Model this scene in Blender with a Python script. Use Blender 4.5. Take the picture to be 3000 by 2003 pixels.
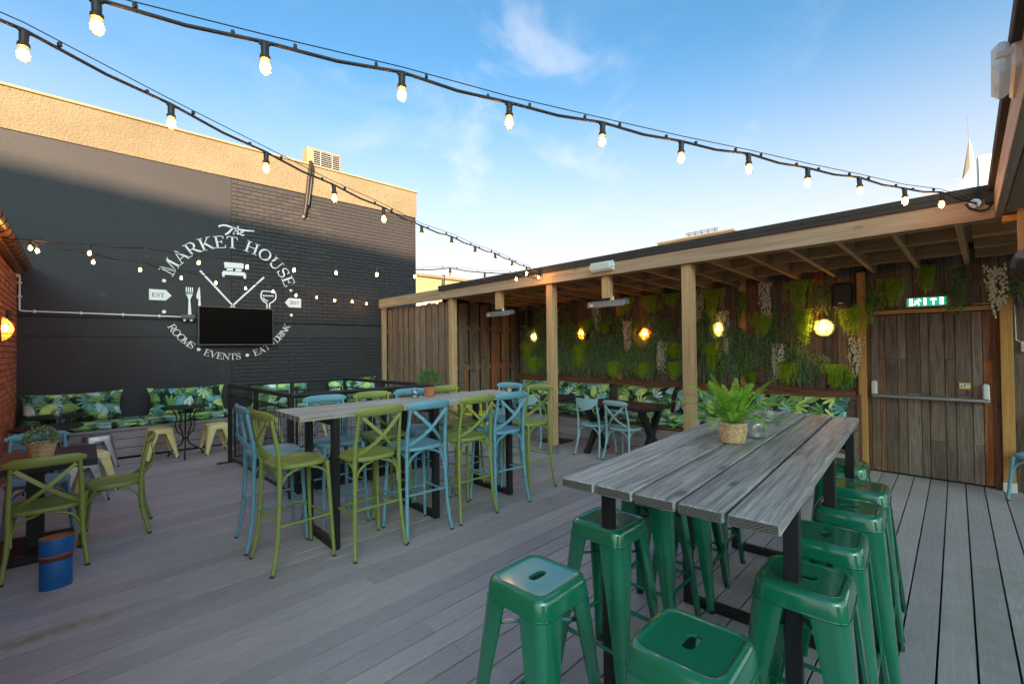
import bpy, bmesh, math, random
from mathutils import Vector, Matrix
R = math.radians
random.seed(7)
for o in list(bpy.data.objects): bpy.data.objects.remove(o)
SC = bpy.context.scene
COL = SC.collection

# ------------------------------------------------------------------ camera, sky, sun, exposure
cam_d = bpy.data.cameras.new('camera'); cam = bpy.data.objects.new('camera', cam_d); COL.objects.link(cam)
cam_d.sensor_width = 36.0; cam_d.lens = 16.0; cam_d.clip_start = 0.05; cam_d.clip_end = 2000
YAW, PIT, ROL = R(46.378), R(0.766), R(-0.607)
fw = Vector((math.cos(YAW)*math.cos(PIT), math.sin(YAW)*math.cos(PIT), math.sin(PIT)))
rt = Vector((math.sin(YAW), -math.cos(YAW), 0)); up = rt.cross(fw)
r2 = rt*math.cos(ROL)+up*math.sin(ROL); u2 = up*math.cos(ROL)-rt*math.sin(ROL)
m = Matrix((r2, u2, -fw)).transposed().to_4x4(); m.translation = (0, 0, 1.585)
cam.matrix_world = m
SC.camera = cam

SUN_EL = 14.0
SUN_AZ = Vector((-0.50, -0.866, 0)).normalized()
world = bpy.data.worlds.new('World'); SC.world = world; world.use_nodes = True
def build_world():
    nt = world.node_tree; N = nt.nodes; L = nt.links; N.clear()
    out = N.new('ShaderNodeOutputWorld'); bg = N.new('ShaderNodeBackground')
    sky = N.new('ShaderNodeTexSky'); sky.sky_type = 'NISHITA'; sky.sun_disc = False
    sky.sun_elevation = R(SUN_EL); sky.sun_rotation = math.atan2(SUN_AZ.x, SUN_AZ.y)
    sky.air_density = 0.7; sky.dust_density = 5.0; sky.ozone_density = 3.0; sky.altitude = 50
    bg.inputs['Strength'].default_value = 0.10
    tc = N.new('ShaderNodeTexCoord')
    # wispy cirrus: stretched noise on the sky direction
    def noise(scale, loc, rot, det, lo, hi):
        mp = N.new('ShaderNodeMapping'); mp.inputs['Scale'].default_value = scale; mp.inputs['Location'].default_value = loc
        mp.inputs['Rotation'].default_value = rot
        L.new(tc.outputs['Generated'], mp.inputs['Vector'])
        nz = N.new('ShaderNodeTexNoise'); nz.inputs['Scale'].default_value = 1.0; nz.inputs['Detail'].default_value = det
        nz.inputs['Roughness'].default_value = 0.55; nz.inputs['Distortion'].default_value = 0.6
        L.new(mp.outputs[0], nz.inputs['Vector'])
        mr = N.new('ShaderNodeMapRange'); mr.interpolation_type = 'SMOOTHSTEP'
        mr.inputs['From Min'].default_value = lo; mr.inputs['From Max'].default_value = hi
        L.new(nz.outputs['Fac'], mr.inputs['Value']); return mr.outputs[0]
    a = noise((2.6, 4.6, 7.0), (6.3, 2.9, 4.2), (0, 0, R(20)), 7, 0.50, 0.80)
    b = noise((0.9, 0.9, 2.2), (1.7, 5.2, 0.3), (0, 0, 0), 3, 0.36, 0.62)
    mu = N.new('ShaderNodeMath'); mu.operation = 'MULTIPLY'; L.new(a, mu.inputs[0]); L.new(b, mu.inputs[1])
    # more vapour towards the horizon
    sx = N.new('ShaderNodeSeparateXYZ'); L.new(tc.outputs['Generated'], sx.inputs[0])
    hz = N.new('ShaderNodeMapRange'); hz.interpolation_type = 'SMOOTHSTEP'
    hz.inputs['From Min'].default_value = 0.56; hz.inputs['From Max'].default_value = 0.04
    hz.inputs['To Min'].default_value = 0.0; hz.inputs['To Max'].default_value = 0.97
    L.new(sx.outputs['Z'], hz.inputs['Value'])
    mx = N.new('ShaderNodeMix'); mx.data_type = 'RGBA'
    mx.inputs[7].default_value = (1.45, 1.33, 1.24, 1)
    gn = N.new('ShaderNodeMix'); gn.data_type = 'RGBA'; gn.blend_type = 'MULTIPLY'; gn.inputs[0].default_value = 1.0
    gn.inputs[7].default_value = (.37, .57, .53, 1)
    L.new(sky.outputs[0], gn.inputs[6])
    L.new(gn.outputs[2], mx.inputs[6]); L.new(hz.outputs[0], mx.inputs[0])
    m2 = N.new('ShaderNodeMix'); m2.data_type = 'RGBA'; m2.inputs[7].default_value = (1.6, 1.5, 1.47, 1)
    sc = N.new('ShaderNodeMath'); sc.operation = 'MULTIPLY'; sc.inputs[1].default_value = 0.5
    L.new(mu.outputs[0], sc.inputs[0]); L.new(sc.outputs[0], m2.inputs[0]); L.new(mx.outputs[2], m2.inputs[6])
    L.new(m2.outputs[2], bg.inputs['Color']); L.new(bg.outputs[0], out.inputs['Surface'])
build_world()
sd = bpy.data.lights.new('sun', 'SUN'); sd.energy = 2.0; sd.angle = R(0.2); sd.color = (1.0, 0.68, 0.40)
sun = bpy.data.objects.new('sun', sd); COL.objects.link(sun)
SUNV = Vector((SUN_AZ.x*math.cos(R(SUN_EL)), SUN_AZ.y*math.cos(R(SUN_EL)), math.sin(R(SUN_EL))))
sun.rotation_euler = SUNV.to_track_quat('Z', 'Y').to_euler()
vs = SC.view_settings; vs.view_transform = 'Standard'; vs.look = 'None'; vs.exposure = 3.05; vs.gamma = 1.0
vs.use_curve_mapping = False

# ------------------------------------------------------------------ mesh helpers
class MB:
    def __init__(s): s.v = []; s.f = []
    def add(s, vs, fs, M=None):
        b = len(s.v)
        s.v += [tuple(M @ Vector(q)) for q in vs] if M else [tuple(q) for q in vs]
        s.f += [tuple(i+b for i in f) for f in fs]; return s
    def box(s, c, d, bev=0.0, M=None):
        x, y, z = d[0]/2, d[1]/2, d[2]/2; b = min(bev, x*.9, y*.9, z*.9)
        T = Matrix.Translation(c) if M is None else M @ Matrix.Translation(c)
        if b <= 0:
            vs = [(i*x, j*y, k*z) for i in (-1,1) for j in (-1,1) for k in (-1,1)]
            fs = [(0,1,3,2),(4,6,7,5),(0,4,5,1),(2,3,7,6),(0,2,6,4),(1,5,7,3)]
            return s.add(vs, fs, T)
        vs = []; idx = {}
        for i in (-1,1):
            for j in (-1,1):
                for k in (-1,1):
                    for ax in range(3):
                        p = [i*(x-b), j*(y-b), k*(z-b)]; p[ax] = (i*x, j*y, k*z)[ax]
                        idx[(i,j,k,ax)] = len(vs); vs.append(tuple(p))
        fs = []
        for sg in (-1,1):
            q = [(sg,-1,-1,0),(sg,1,-1,0),(sg,1,1,0),(sg,-1,1,0)]; fs.append([idx[t] for t in (q if sg > 0 else q[::-1])])
            q = [(-1,sg,-1,1),(-1,sg,1,1),(1,sg,1,1),(1,sg,-1,1)]; fs.append([idx[t] for t in (q if sg > 0 else q[::-1])])
            q = [(-1,-1,sg,2),(1,-1,sg,2),(1,1,sg,2),(-1,1,sg,2)]; fs.append([idx[t] for t in (q if sg > 0 else q[::-1])])
        for a in (-1,1):
            for c2 in (-1,1):
                for (A,B,fr) in ((1,2,0),(0,2,1),(0,1,2)):
                    def key(t, ax):
                        k3 = [0,0,0]; k3[fr] = t; k3[A] = a; k3[B] = c2; return idx[(k3[0],k3[1],k3[2],ax)]
                    q = [key(-1,A), key(1,A), key(1,B), key(-1,B)]
                    n = (Vector(vs[q[1]])-Vector(vs[q[0]])).cross(Vector(vs[q[2]])-Vector(vs[q[1]]))
                    k3 = [0,0,0]; k3[A] = a; k3[B] = c2
                    fs.append(q if n.dot(Vector(k3)) > 0 else q[::-1])
        for i in (-1,1):
            for j in (-1,1):
                for k in (-1,1):
                    q = [idx[(i,j,k,0)], idx[(i,j,k,1)], idx[(i,j,k,2)]]; fs.append(q if i*j*k > 0 else q[::-1])
        return s.add(vs, fs, T)
    def tube(s, pts, r, n=8, caps=True, flat=1.0, nrm=None, M=None):
        P = [Vector(p) for p in pts]; K = len(P)
        rs = r if isinstance(r, (list, tuple)) else [r]*K
        vs = []; fs = []; pu = None
        for i in range(K):
            t = (P[min(i+1,K-1)]-P[max(i-1,0)]).normalized()
            if nrm is not None: u = Vector(nrm if not isinstance(nrm, list) else nrm[i])
            elif pu is None: u = Vector((0,0,1)) if abs(t.z) < .9 else Vector((1,0,0))
            else: u = pu
            u = (u - t*u.dot(t)).normalized(); w = t.cross(u); pu = u
            for j in range(n):
                a = 2*math.pi*(j+.5)/n
                vs.append(P[i] + u*(math.cos(a)*rs[i]*flat) + w*(math.sin(a)*rs[i]))
        for i in range(K-1):
            for j in range(n):
                a = i*n+j; b = i*n+(j+1)%n; fs.append((a, b, b+n, a+n))
        if caps: fs.append(tuple(range(n))[::-1]); fs.append(tuple((K-1)*n+j for j in range(n)))
        return s.add(vs, fs, M)
    def strap(s, pts, w, t, nrm, M=None):
        P = [Vector(p) for p in pts]; K = len(P); vs = []; fs = []
        for i in range(K):
            d = (P[min(i+1,K-1)]-P[max(i-1,0)]).normalized(); n = Vector(nrm if not isinstance(nrm, list) else nrm[i])
            n = (n-d*n.dot(d)).normalized(); b = d.cross(n)
            for (a, c) in ((-1,-1),(1,-1),(1,1),(-1,1)): vs.append(P[i]+b*(a*w/2)+n*(c*t/2))
        for i in range(K-1):
            for j in range(4):
                a = i*4+j; b = i*4+(j+1)%4; fs.append((a, b, b+4, a+4))
        fs.append((3,2,1,0)); fs.append(tuple((K-1)*4+j for j in range(4)))
        return s.add(vs, fs, M)
    def loft(s, loops, cap0=True, cap1=True, M=None):
        n = len(loops[0]); vs = [p for l in loops for p in l]; fs = []
        for i in range(len(loops)-1):
            for j in range(n):
                a = i*n+j; b = i*n+(j+1)%n; fs.append((a, b, b+n, a+n))
        if cap0: fs.append(tuple(range(n))[::-1])
        if cap1: fs.append(tuple((len(loops)-1)*n+j for j in range(n)))
        return s.add(vs, fs, M)
    def lathe(s, prof, n=24, M=None, cap0=True, cap1=True):
        return s.loft([[(r*math.cos(2*math.pi*j/n), r*math.sin(2*math.pi*j/n), z) for j in range(n)] for r, z in prof], cap0, cap1, M)
    def ball(s, c, r, n=10, m=6, sc=(1,1,1)):
        return s.lathe([(max(1e-4, r*math.sin(math.pi*i/m)), -r*math.cos(math.pi*i/m)) for i in range(m+1)], n,
                       Matrix.Translation(c) @ Matrix.Diagonal((sc[0], sc[1], sc[2], 1)))
    def slab(s, poly, h0, h1, M=None):      # 2d polygon extruded in z
        return s.loft([[(x, y, h0) for x, y in poly], [(x, y, h1) for x, y in poly]], True, True, M)
    def mesh(s, name, smooth=None):
        me = bpy.data.meshes.new(name); me.from_pydata(s.v, [], s.f); me.validate(clean_customdata=False)
        if smooth is not None:
            me.polygons.foreach_set('use_smooth', [True]*len(me.polygons)); me.set_sharp_from_angle(angle=R(smooth))
        me.update(); return me
    def build(s, name, mat, parent=None, smooth=None, loc=None, rot=None):
        return put(name, s.mesh(name, smooth), mat, parent, loc, rot)
def put(name, me, mat, parent=None, loc=None, rot=None, M=None):
    o = bpy.data.objects.new(name, me); COL.objects.link(o)
    if mat is not None and not me.materials: me.materials.append(mat)
    if parent: o.parent = parent
    if M is not None: o.matrix_local = M
    if loc is not None: o.location = loc
    if rot is not None: o.rotation_euler = rot
    return o
def tag(o, label, cat, group=None):
    o['label'] = label; o['category'] = cat
    if group: o['group'] = group
    return o
def thing(name, label, cat, loc=(0,0,0), rz=0, group=None):
    o = bpy.data.objects.new(name, None); COL.objects.link(o); o.empty_display_size = .1
    o.location = loc; o.rotation_euler = (0, 0, rz); return tag(o, label, cat, group)
def struct(o): o['kind'] = 'structure'; return o
def stuff(o): o['kind'] = 'stuff'; return o
def dup(root, loc=None, rz=None, label=None, group=None, mats=None):
    def cp(o, par):
        c = o.copy(); COL.objects.link(c); c.parent = par
        if mats and c.type == 'MESH' and c.material_slots and c.material_slots[0].material in mats:
            c.material_slots[0].link = 'OBJECT'; c.material_slots[0].material = mats[o.material_slots[0].material]
        for ch in o.children: cp(ch, c)
        return c
    r = cp(root, None)
    if loc is not None: r.location = loc
    if rz is not None: r.rotation_euler = (0, 0, rz)
    if label: r['label'] = label
    if group: r['group'] = group
    return r
BC = {}
def board(parent, name, dims, c, xa, ya, mat, bev=.003, tw=0.0):
    key = (tuple(round(d, 3) for d in dims), bev, mat.name)
    if key not in BC:
        me = MB().box((0,0,0), key[0], bev).mesh(name); me.materials.append(mat); BC[key] = me
    xa = Vector(xa).normalized(); ya = Vector(ya).normalized(); za = xa.cross(ya)
    M = Matrix((xa, ya, za)).transposed().to_4x4(); M.translation = c
    if tw: M = M @ Matrix.Rotation(tw, 4, 'X')
    return put(name, BC[key], None, parent, M=M)
VZ = Vector((0,0,1)); VX = Vector((1,0,0)); VY = Vector((0,1,0))

# ------------------------------------------------------------------ materials
MATS = {}
class NT:
    def __init__(s, name):
        s.m = bpy.data.materials.new(name); s.m.use_nodes = True; s.t = s.m.node_tree; s.N = s.t.nodes; s.L = s.t.links
        s.b = s.N['Principled BSDF']; s.out = s.N['Material Output']; MATS[name] = s.m
    def n(s, t, **kw):
        x = s.N.new('ShaderNode'+t)
        for k, v in kw.items():
            if k.startswith('i_'):
                k2 = k[2:]; x.inputs[int(k2) if k2.isdigit() else k2].default_value = v
            else: setattr(x, k, v)
        return x
    def l(s, a, b): s.L.new(a, b)
    def coord(s, scale=(1,1,1), rnd=0.0, rot=(0,0,0), kind='Object'):
        tc = s.n('TexCoord'); mp = s.n('Mapping'); mp.inputs['Scale'].default_value = scale; mp.inputs['Rotation'].default_value = rot
        src = tc.outputs[kind]
        if rnd:
            oi = s.n('ObjectInfo'); va = s.n('VectorMath', operation='SCALE'); va.inputs[0].default_value = (7.3*rnd, 3.1*rnd, 5.7*rnd)
            s.l(oi.outputs['Random'], va.inputs['Scale']); ad = s.n('VectorMath', operation='ADD'); s.l(src, ad.inputs[0]); s.l(va.outputs[0], ad.inputs[1]); src = ad.outputs[0]
        s.l(src, mp.inputs['Vector']); return mp.outputs[0]
    def noise(s, vec, scale, det=4, rough=.55, dist=0):
        x = s.n('TexNoise'); x.inputs['Scale'].default_value = scale; x.inputs['Detail'].default_value = det
        x.inputs['Roughness'].default_value = rough; x.inputs['Distortion'].default_value = dist; s.l(vec, x.inputs['Vector']); return x.outputs['Fac']
    def ramp(s, fac, stops, interp='LINEAR'):
        x = s.n('ValToRGB'); cr = x.color_ramp; cr.interpolation = interp
        while len(cr.elements) < len(stops): cr.elements.new(.5)
        for e, (p, c) in zip(cr.elements, stops): e.position = p; e.color = c if len(c) == 4 else (*c, 1)
        s.l(fac, x.inputs['Fac']); return x.outputs['Color']
    def mix(s, fac, a, b, blend='MIX'):
        x = s.n('Mix', data_type='RGBA', blend_type=blend)
        for sock, val in ((0, fac), (6, a), (7, b)):
            if hasattr(val, 'is_linked') or hasattr(val, 'links'): s.l(val, x.inputs[sock])
            elif isinstance(val, (int, float)): x.inputs[sock].default_value = val
            else: x.inputs[sock].default_value = (*val, 1) if len(val) == 3 else val
        return x.outputs[2]
    def math(s, op, a, b=None, c=None):
        x = s.n('Math', operation=op)
        for i, v in enumerate((a, b, c)):
            if v is None: continue
            if isinstance(v, (int, float)): x.inputs[i].default_value = v
            else: s.l(v, x.inputs[i])
        return x.outputs[0]
    def rng(s, v, a, b, c=0., d=1., smooth=False):
        x = s.n('MapRange'); s.l(v, x.inputs['Value'])
        if smooth: x.interpolation_type = 'SMOOTHSTEP'
        for k, q in (('From Min', a), ('From Max', b), ('To Min', c), ('To Max', d)): x.inputs[k].default_value = q
        return x.outputs[0]
    def rand(s): return s.n('ObjectInfo').outputs['Random']
    def col(s, c):
        if isinstance(c, tuple): s.b.inputs['Base Color'].default_value = (*c, 1)
        else: s.l(c, s.b.inputs['Base Color'])
        return s
    def set(s, **kw):
        for k, v in kw.items():
            i = s.b.inputs[{'rough':'Roughness','metal':'Metallic','spec':'Specular IOR Level','coat':'Coat Weight','crough':'Coat Roughness','trans':'Transmission Weight','ior':'IOR','alpha':'Alpha','sheen':'Sheen Weight','sss':'Subsurface Weight'}[k]]
            if isinstance(v, (int, float)): i.default_value = v
            else: s.l(v, i)
        return s
    def bump(s, h, strength=.3, dist=.01):
        x = s.n('Bump'); x.inputs['Strength'].default_value = strength; x.inputs['Distance'].default_value = dist
        s.l(h, x.inputs['Height']); s.l(x.outputs[0], s.b.inputs['Normal']); return s

def wood(name, c0, c1, c2, hv=.25, rough=.7, grain=1.0, fine=.45, knots=True, bumpd=.004, endc=None):
    t = NT(name); v = t.coord((.55*grain, 15*grain, 15*grain), 1.0)
    g = t.noise(v, 2.2, 8, .66, .35)
    col = t.ramp(g, [(.25, c0), (.5, c1), (.75, c2)])
    v2 = t.coord((2.2*grain, 90*grain, 90*grain), 1.0); f = t.noise(v2, 1.5, 4, .65)
    col = t.mix(t.rng(f, .3, .75, .0, fine), col, (c0[0]*.45, c0[1]*.42, c0[2]*.4))
    if knots:
        vk = t.coord((2.0, 5.5, 5.5), 1.0); vo = t.n('TexVoronoi'); vo.inputs['Scale'].default_value = .9; t.l(vk, vo.inputs['Vector'])
        kf = t.rng(t.math('ADD', vo.outputs['Distance'], t.math('MULTIPLY', f, .08)), .08, .15, 1, 0, True)
        col = t.mix(t.math('MULTIPLY', kf, .6), col, (c0[0]*.45, c0[1]*.38, c0[2]*.32))
    r = t.rand(); col = t.mix(1.0, col, t.ramp(r, [(0, (1-hv,)*3), (1, (1+hv, 1+hv*.95, 1+hv*.9))]), 'MULTIPLY')
    if endc:
        sv = t.noise(t.coord((1.1,4.5,4.5), 1.0), 1.3, 6, .7, .6); col = t.mix(t.rng(sv, .52, .72, 0, .55, True), col, (c0[0]*.6, c0[1]*.62, c0[2]*.66))
        tcn = t.n('TexCoord'); sn = t.n('SeparateXYZ'); t.l(tcn.outputs['Normal'], sn.inputs[0]); en = t.rng(t.math('ABSOLUTE', sn.outputs['X']), .75, .85)
        rg = t.n('TexWave'); rg.wave_type = 'RINGS'; rg.inputs['Scale'].default_value = 38; rg.inputs['Distortion'].default_value = 3; t.l(t.coord((0,1,1), .15), rg.inputs['Vector'])
        col = t.mix(en, col, t.mix(rg.outputs['Fac'], tuple(q*.6 for q in endc), tuple(q*1.5 for q in endc)))
    t.col(col).set(rough=rough, spec=.3).bump(t.math('ADD', g, t.math('MULTIPLY', f, .6)), .35, bumpd); return t.m
def paint(name, c, rough=.35, wear=.0, wc=(.05,.04,.035), coat=0., var=.08):
    t = NT(name); v = t.coord((1,1,1), 1.0); n1 = t.noise(v, 9, 4, .6)
    col = t.mix(1.0, c, t.ramp(n1, [(.2, (1-var,)*3), (.8, (1+var,)*3)]), 'MULTIPLY')
    if wear:
        n2 = t.noise(v, 26, 6, .72, .3); n3 = t.noise(v, 4.5, 2)
        w = t.rng(t.math('ADD', n2, t.math('MULTIPLY', n3, .35)), .98-wear, 1.0-wear, 0, .8)
        col = t.mix(w, col, wc)
    t.col(col).set(rough=t.rng(n1, .2, .8, rough*.8, rough*1.25), coat=coat, crough=.08, spec=.5)
    t.bump(t.noise(v, 60, 3), .05, .002); return t.m

def deck_mat():
    t = NT('composite_decking'); v = t.coord((1.0, 26, 26), 1.0); g = t.noise(v, 2.0, 6, .65, .4)
    col = t.ramp(g, [(.2, (.40,.365,.378)), (.55, (.445,.410,.422)), (.85, (.49,.455,.467))])
    v2 = t.coord((1, 1, 1), 0, kind='Object'); 
    geo = t.n('NewGeometry'); big = t.noise(geo.outputs['Position'], .9, 4, .6)
    col = t.mix(1.0, col, t.ramp(big, [(.3, (.86,.86,.84)), (.7, (1.12,1.10,1.10))]), 'MULTIPLY')
    sc = t.noise(geo.outputs['Position'], 5, 6, .75); col = t.mix(t.rng(sc, .62, .76, 0, .35), col, (.52,.50,.49))
    st = t.noise(geo.outputs['Position'], 1.6, 5, .7); col = t.mix(t.rng(st, .58, .74, 0, .45), col, (.22,.205,.17))
    r = t.rand(); col = t.mix(1.0, col, t.ramp(r, [(0, (.84,.84,.855)), (1, (1.11,1.085,1.08))]), 'MULTIPLY')
    fs = t.noise(t.coord((8, 160, 160), 1.0), 1.0, 2, .6); col = t.mix(t.rng(fs, .35, .7, 0, .40), col, (.22,.20,.205))
    def stain(col, c, rad, colr, amt):
        sb = t.n('VectorMath', operation='SUBTRACT'); t.l(geo.outputs['Position'], sb.inputs[0]); sb.inputs[1].default_value = (*c, 0)
        dv = t.n('VectorMath', operation='DIVIDE'); t.l(sb.outputs[0], dv.inputs[0]); dv.inputs[1].default_value = (rad[0], rad[1], 1)
        ln = t.n('VectorMath', operation='LENGTH'); t.l(dv.outputs[0], ln.inputs[0])
        k = t.math('MULTIPLY', t.rng(ln.outputs['Value'], 1.0, .2, 0, 1, True), t.rng(t.noise(geo.outputs['Position'], 7, 5, .7), .35, .6)); return t.mix(t.math('MULTIPLY', k, amt), col, colr)
    col = stain(col, (-.12,3.70), (.75,.11), (.20,.21,.05), .75); col = stain(col, (-.02,4.30), (.34,.22), (.42,.25,.15), .5); col = stain(col, (3.9,-.1), (1.6,.5), (.26,.26,.20), .5)
    w = t.n('TexWave'); w.wave_type = 'BANDS'; w.bands_direction = 'Y'; w.inputs['Scale'].default_value = 55; w.inputs['Distortion'].default_value = .6; t.l(t.coord((.02,1,1), 1.0), w.inputs['Vector'])
    t.col(col).set(rough=.62, spec=.28).bump(t.math('ADD', g, t.math('MULTIPLY', w.outputs['Fac'], .25)), .22, .003); return t.m

def reclaimed(name, stops, rough=.75):
    t = NT(name); v = t.coord((1.0, 12, 12), 1.0); g = t.noise(v, 2.3, 8, .65, .6)
    r = t.rand(); base = t.ramp(r, stops, 'LINEAR')
    col = t.mix(1.0, base, t.ramp(g, [(.25, (.45,.44,.43)), (.5, (1,1,1)), (.75, (1.5,1.46,1.40))]), 'MULTIPLY')
    f = t.noise(t.coord((2.5, 80, 80), 1.0), 1.5, 3, .6); col = t.mix(t.rng(f, .35, .7, 0, .5), col, (.018,.013,.01))
    geo = t.n('NewGeometry'); d = t.noise(geo.outputs['Position'], 3, 5, .7); col = t.mix(t.rng(d, .60, .75, 0, .35), col, (.15,.135,.12))
    t.col(col).set(rough=rough, spec=.25).bump(t.math('ADD', g, f), .4, .004); return t.m

def brick_mat(name, stops, rough=.85):
    t = NT(name); v = t.coord((1,1,1), 1.0); r = t.rand(); base = t.ramp(r, stops)
    n = t.noise(v, 18, 6, .7); col = t.mix(1.0, base, t.ramp(n, [(.25, (.7,.7,.7)), (.75, (1.25,1.22,1.2))]), 'MULTIPLY')
    t.col(col).set(rough=rough, spec=.25).bump(t.noise(v, 60, 5, .7), .5, .004); return t.m

def render_mat(name, c, stain, bscale=25, bstr=.5, bd=.01, rough=.8, amt=.5, big=.5):
    t = NT(name); geo = t.n('NewGeometry'); p = geo.outputs['Position']
    n1 = t.noise(p, big, 6, .65); n2 = t.noise(p, bscale, 5, .65)
    col = t.mix(1.0, c, t.ramp(n1, [(.3, (.85,.85,.85)), (.7, (1.15,1.14,1.12))]), 'MULTIPLY')
    n3 = t.noise(p, 2.6, 8, .75); col = t.mix(t.math('MULTIPLY', t.rng(n3, .55, .72, 0, 1, True), amt), col, stain)
    n4 = t.noise(p, bscale*1.7, 3, .6); col = t.mix(t.rng(n4, .62, .75, 0, amt*.6), col, stain)
    t.col(col).set(rough=rough, spec=.3).bump(t.math('ADD', n2, t.math('MULTIPLY', t.noise(p, 3, 5), .9)), bstr, bd); return t.m

def leafprint():
    # flat printed fabric: three layers of leaf motifs on near-black
    t = NT('tropical_leaf_fabric'); geo = t.n('TexCoord'); oi = t.n('ObjectInfo')
    sx = t.n('SeparateXYZ'); t.l(geo.outputs['UV'], sx.inputs[0])
    base = t.ramp(t.noise(geo.outputs['UV'], 9, 3), [(.35, (.004,.012,.016)), (.65, (.008,.035,.02))])
    col = base
    def layer(col, scale, seed, kind, ramp_stops, size, thresh):
        mp = t.n('Mapping'); mp.inputs['Scale'].default_value = (scale, scale, 1); mp.inputs['Location'].default_value = (seed*1.37, seed*.71, 0)
        rv = t.n('VectorMath', operation='SCALE'); rv.inputs[0].default_value = (13.1, 7.7, 0); t.l(oi.outputs['Random'], rv.inputs['Scale'])
        t.l(geo.outputs['UV'], mp.inputs['Vector']); ad = t.n('VectorMath', operation='ADD'); t.l(mp.outputs[0], ad.inputs[0]); t.l(rv.outputs[0], ad.inputs[1])
        vo = t.n('TexVoronoi'); vo.voronoi_dimensions = '2D'; vo.inputs['Scale'].default_value = 1; vo.inputs['Randomness'].default_value = .75; t.l(ad.outputs[0], vo.inputs['Vector'])
        df = t.n('VectorMath', operation='SUBTRACT'); t.l(ad.outputs[0], df.inputs[0]); t.l(vo.outputs['Position'], df.inputs[1])
        sc = t.n('SeparateColor'); t.l(vo.outputs['Color'], sc.inputs[0])
        ang = t.math('MULTIPLY', sc.outputs[0], 6.283)
        ro = t.n('VectorRotate'); ro.rotation_type = 'Z_AXIS'; t.l(df.outputs[0], ro.inputs['Vector']); t.l(ang, ro.inputs['Angle'])
        s2 = t.n('SeparateXYZ'); t.l(ro.outputs[0], s2.inputs[0]); x, y = s2.outputs['X'], s2.outputs['Y']; ay = t.math('ABSOLUTE', y)
        if kind == 'blade':      # pointed oval leaf with herringbone veins and slits
            hw = t.math('MULTIPLY', t.math('SUBTRACT', 1.0, t.math('POWER', t.math('ABSOLUTE', t.math('DIVIDE', x, size)), 2.0)), size*.52)
            mask = t.rng(t.math('SUBTRACT', hw, ay), 0, .012)
            ve = t.math('SINE', t.math('MULTIPLY', t.math('SUBTRACT', x, t.math('MULTIPLY', ay, .9)), 46.0)); vein = t.rng(ve, .55, .95)
            mid = t.rng(ay, .008, .02, 1, 0)
        elif kind == 'fan':      # palmate palm frond
            a = t.math('ARCTAN2', y, t.math('ADD', x, size*.55)); rr = t.n('VectorMath', operation='LENGTH')
            sh = t.n('VectorMath', operation='ADD'); sh.inputs[1].default_value = (size*.55, 0, 0); t.l(ro.outputs[0], sh.inputs[0]); t.l(sh.outputs[0], rr.inputs[0])
            sp = t.math('ABSOLUTE', t.math('SINE', t.math('MULTIPLY', a, 6.0)))
            lim = t.math('MULTIPLY', t.math('ADD', t.math('MULTIPLY', sp, .75), .32), size*1.45)
            inn = t.rng(t.math('SUBTRACT', lim, rr.outputs['Value']), 0, .015)
            half = t.rng(t.math('ABSOLUTE', a), 1.25, 1.15, 0, 1)
            gap = t.rng(sp, .30, .48); mask = t.math('MULTIPLY', t.math('MULTIPLY', inn, half), gap)
            vein = t.rng(sp, .93, 1.0); mid = t.rng(sp, 2, 3)
        else:                    # feathered frond
            hw = t.math('MULTIPLY', t.math('SUBTRACT', 1.0, t.math('POWER', t.math('ABSOLUTE', t.math('DIVIDE', x, size)), 2.0)), size*.5)
            ve = t.math('SINE', t.math('MULTIPLY', t.math('SUBTRACT', x, t.math('MULTIPLY', ay, .7)), 62.0))
            mask = t.math('MULTIPLY', t.rng(t.math('SUBTRACT', hw, ay), 0, .012), t.math('MAXIMUM', t.rng(ve, -.35, -.05), t.rng(ay, .03, .05, 1, 0)))
            vein = t.rng(ve, .6, 1.0, 0, .6); mid = t.rng(ay, .006, .015, 1, 0)
        on = t.math('LESS_THAN', sc.outputs[2], thresh); mask = t.math('MULTIPLY', mask, on)
        c = t.ramp(sc.outputs[1], ramp_stops, 'CONSTANT')
        sh2 = t.noise(ad.outputs[0], 3.5, 3); c = t.mix(1.0, c, t.ramp(sh2, [(.3, (.55,.6,.6)), (.7, (1.45,1.4,1.3))]), 'MULTIPLY')
        c = t.mix(t.math('MULTIPLY', t.math('MAXIMUM', vein, mid), .55), c, t.mix(.6, c, (.75,.85,.6)))
        return t.mix(mask, col, c)
    dk = [(0, (.02,.10,.03)), (.35, (.03,.15,.05)), (.6, (.06,.20,.05)), (.8, (.02,.14,.13))]
    md = [(0, (.10,.28,.05)), (.3, (.05,.26,.22)), (.55, (.16,.33,.06)), (.78, (.09,.32,.36))]
    lt = [(0, (.55,.70,.20)), (.30, (.30,.55,.60)), (.50, (.45,.62,.16)), (.72, (.58,.72,.70)), (.88, (.40,.60,.26))]
    col = layer(col, 5.6, 1, 'feather', dk, .62, 1.1); col = layer(col, 5.0, 9, 'feather', dk, .66, .9)
    col = layer(col, 4.6, 4, 'fan', md, .46, .85)
    col = layer(col, 4.3, 5, 'blade', md, .50, .75); col = layer(col, 4.1, 3, 'fan', lt, .42, .55)
    col = layer(col, 3.8, 8, 'blade', lt, .46, .50)
    t.col(col).set(rough=.75, spec=.25, sheen=.1)
    t.bump(t.noise(geo.outputs['Object'], 12, 4), .15, .006); return t.m

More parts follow.
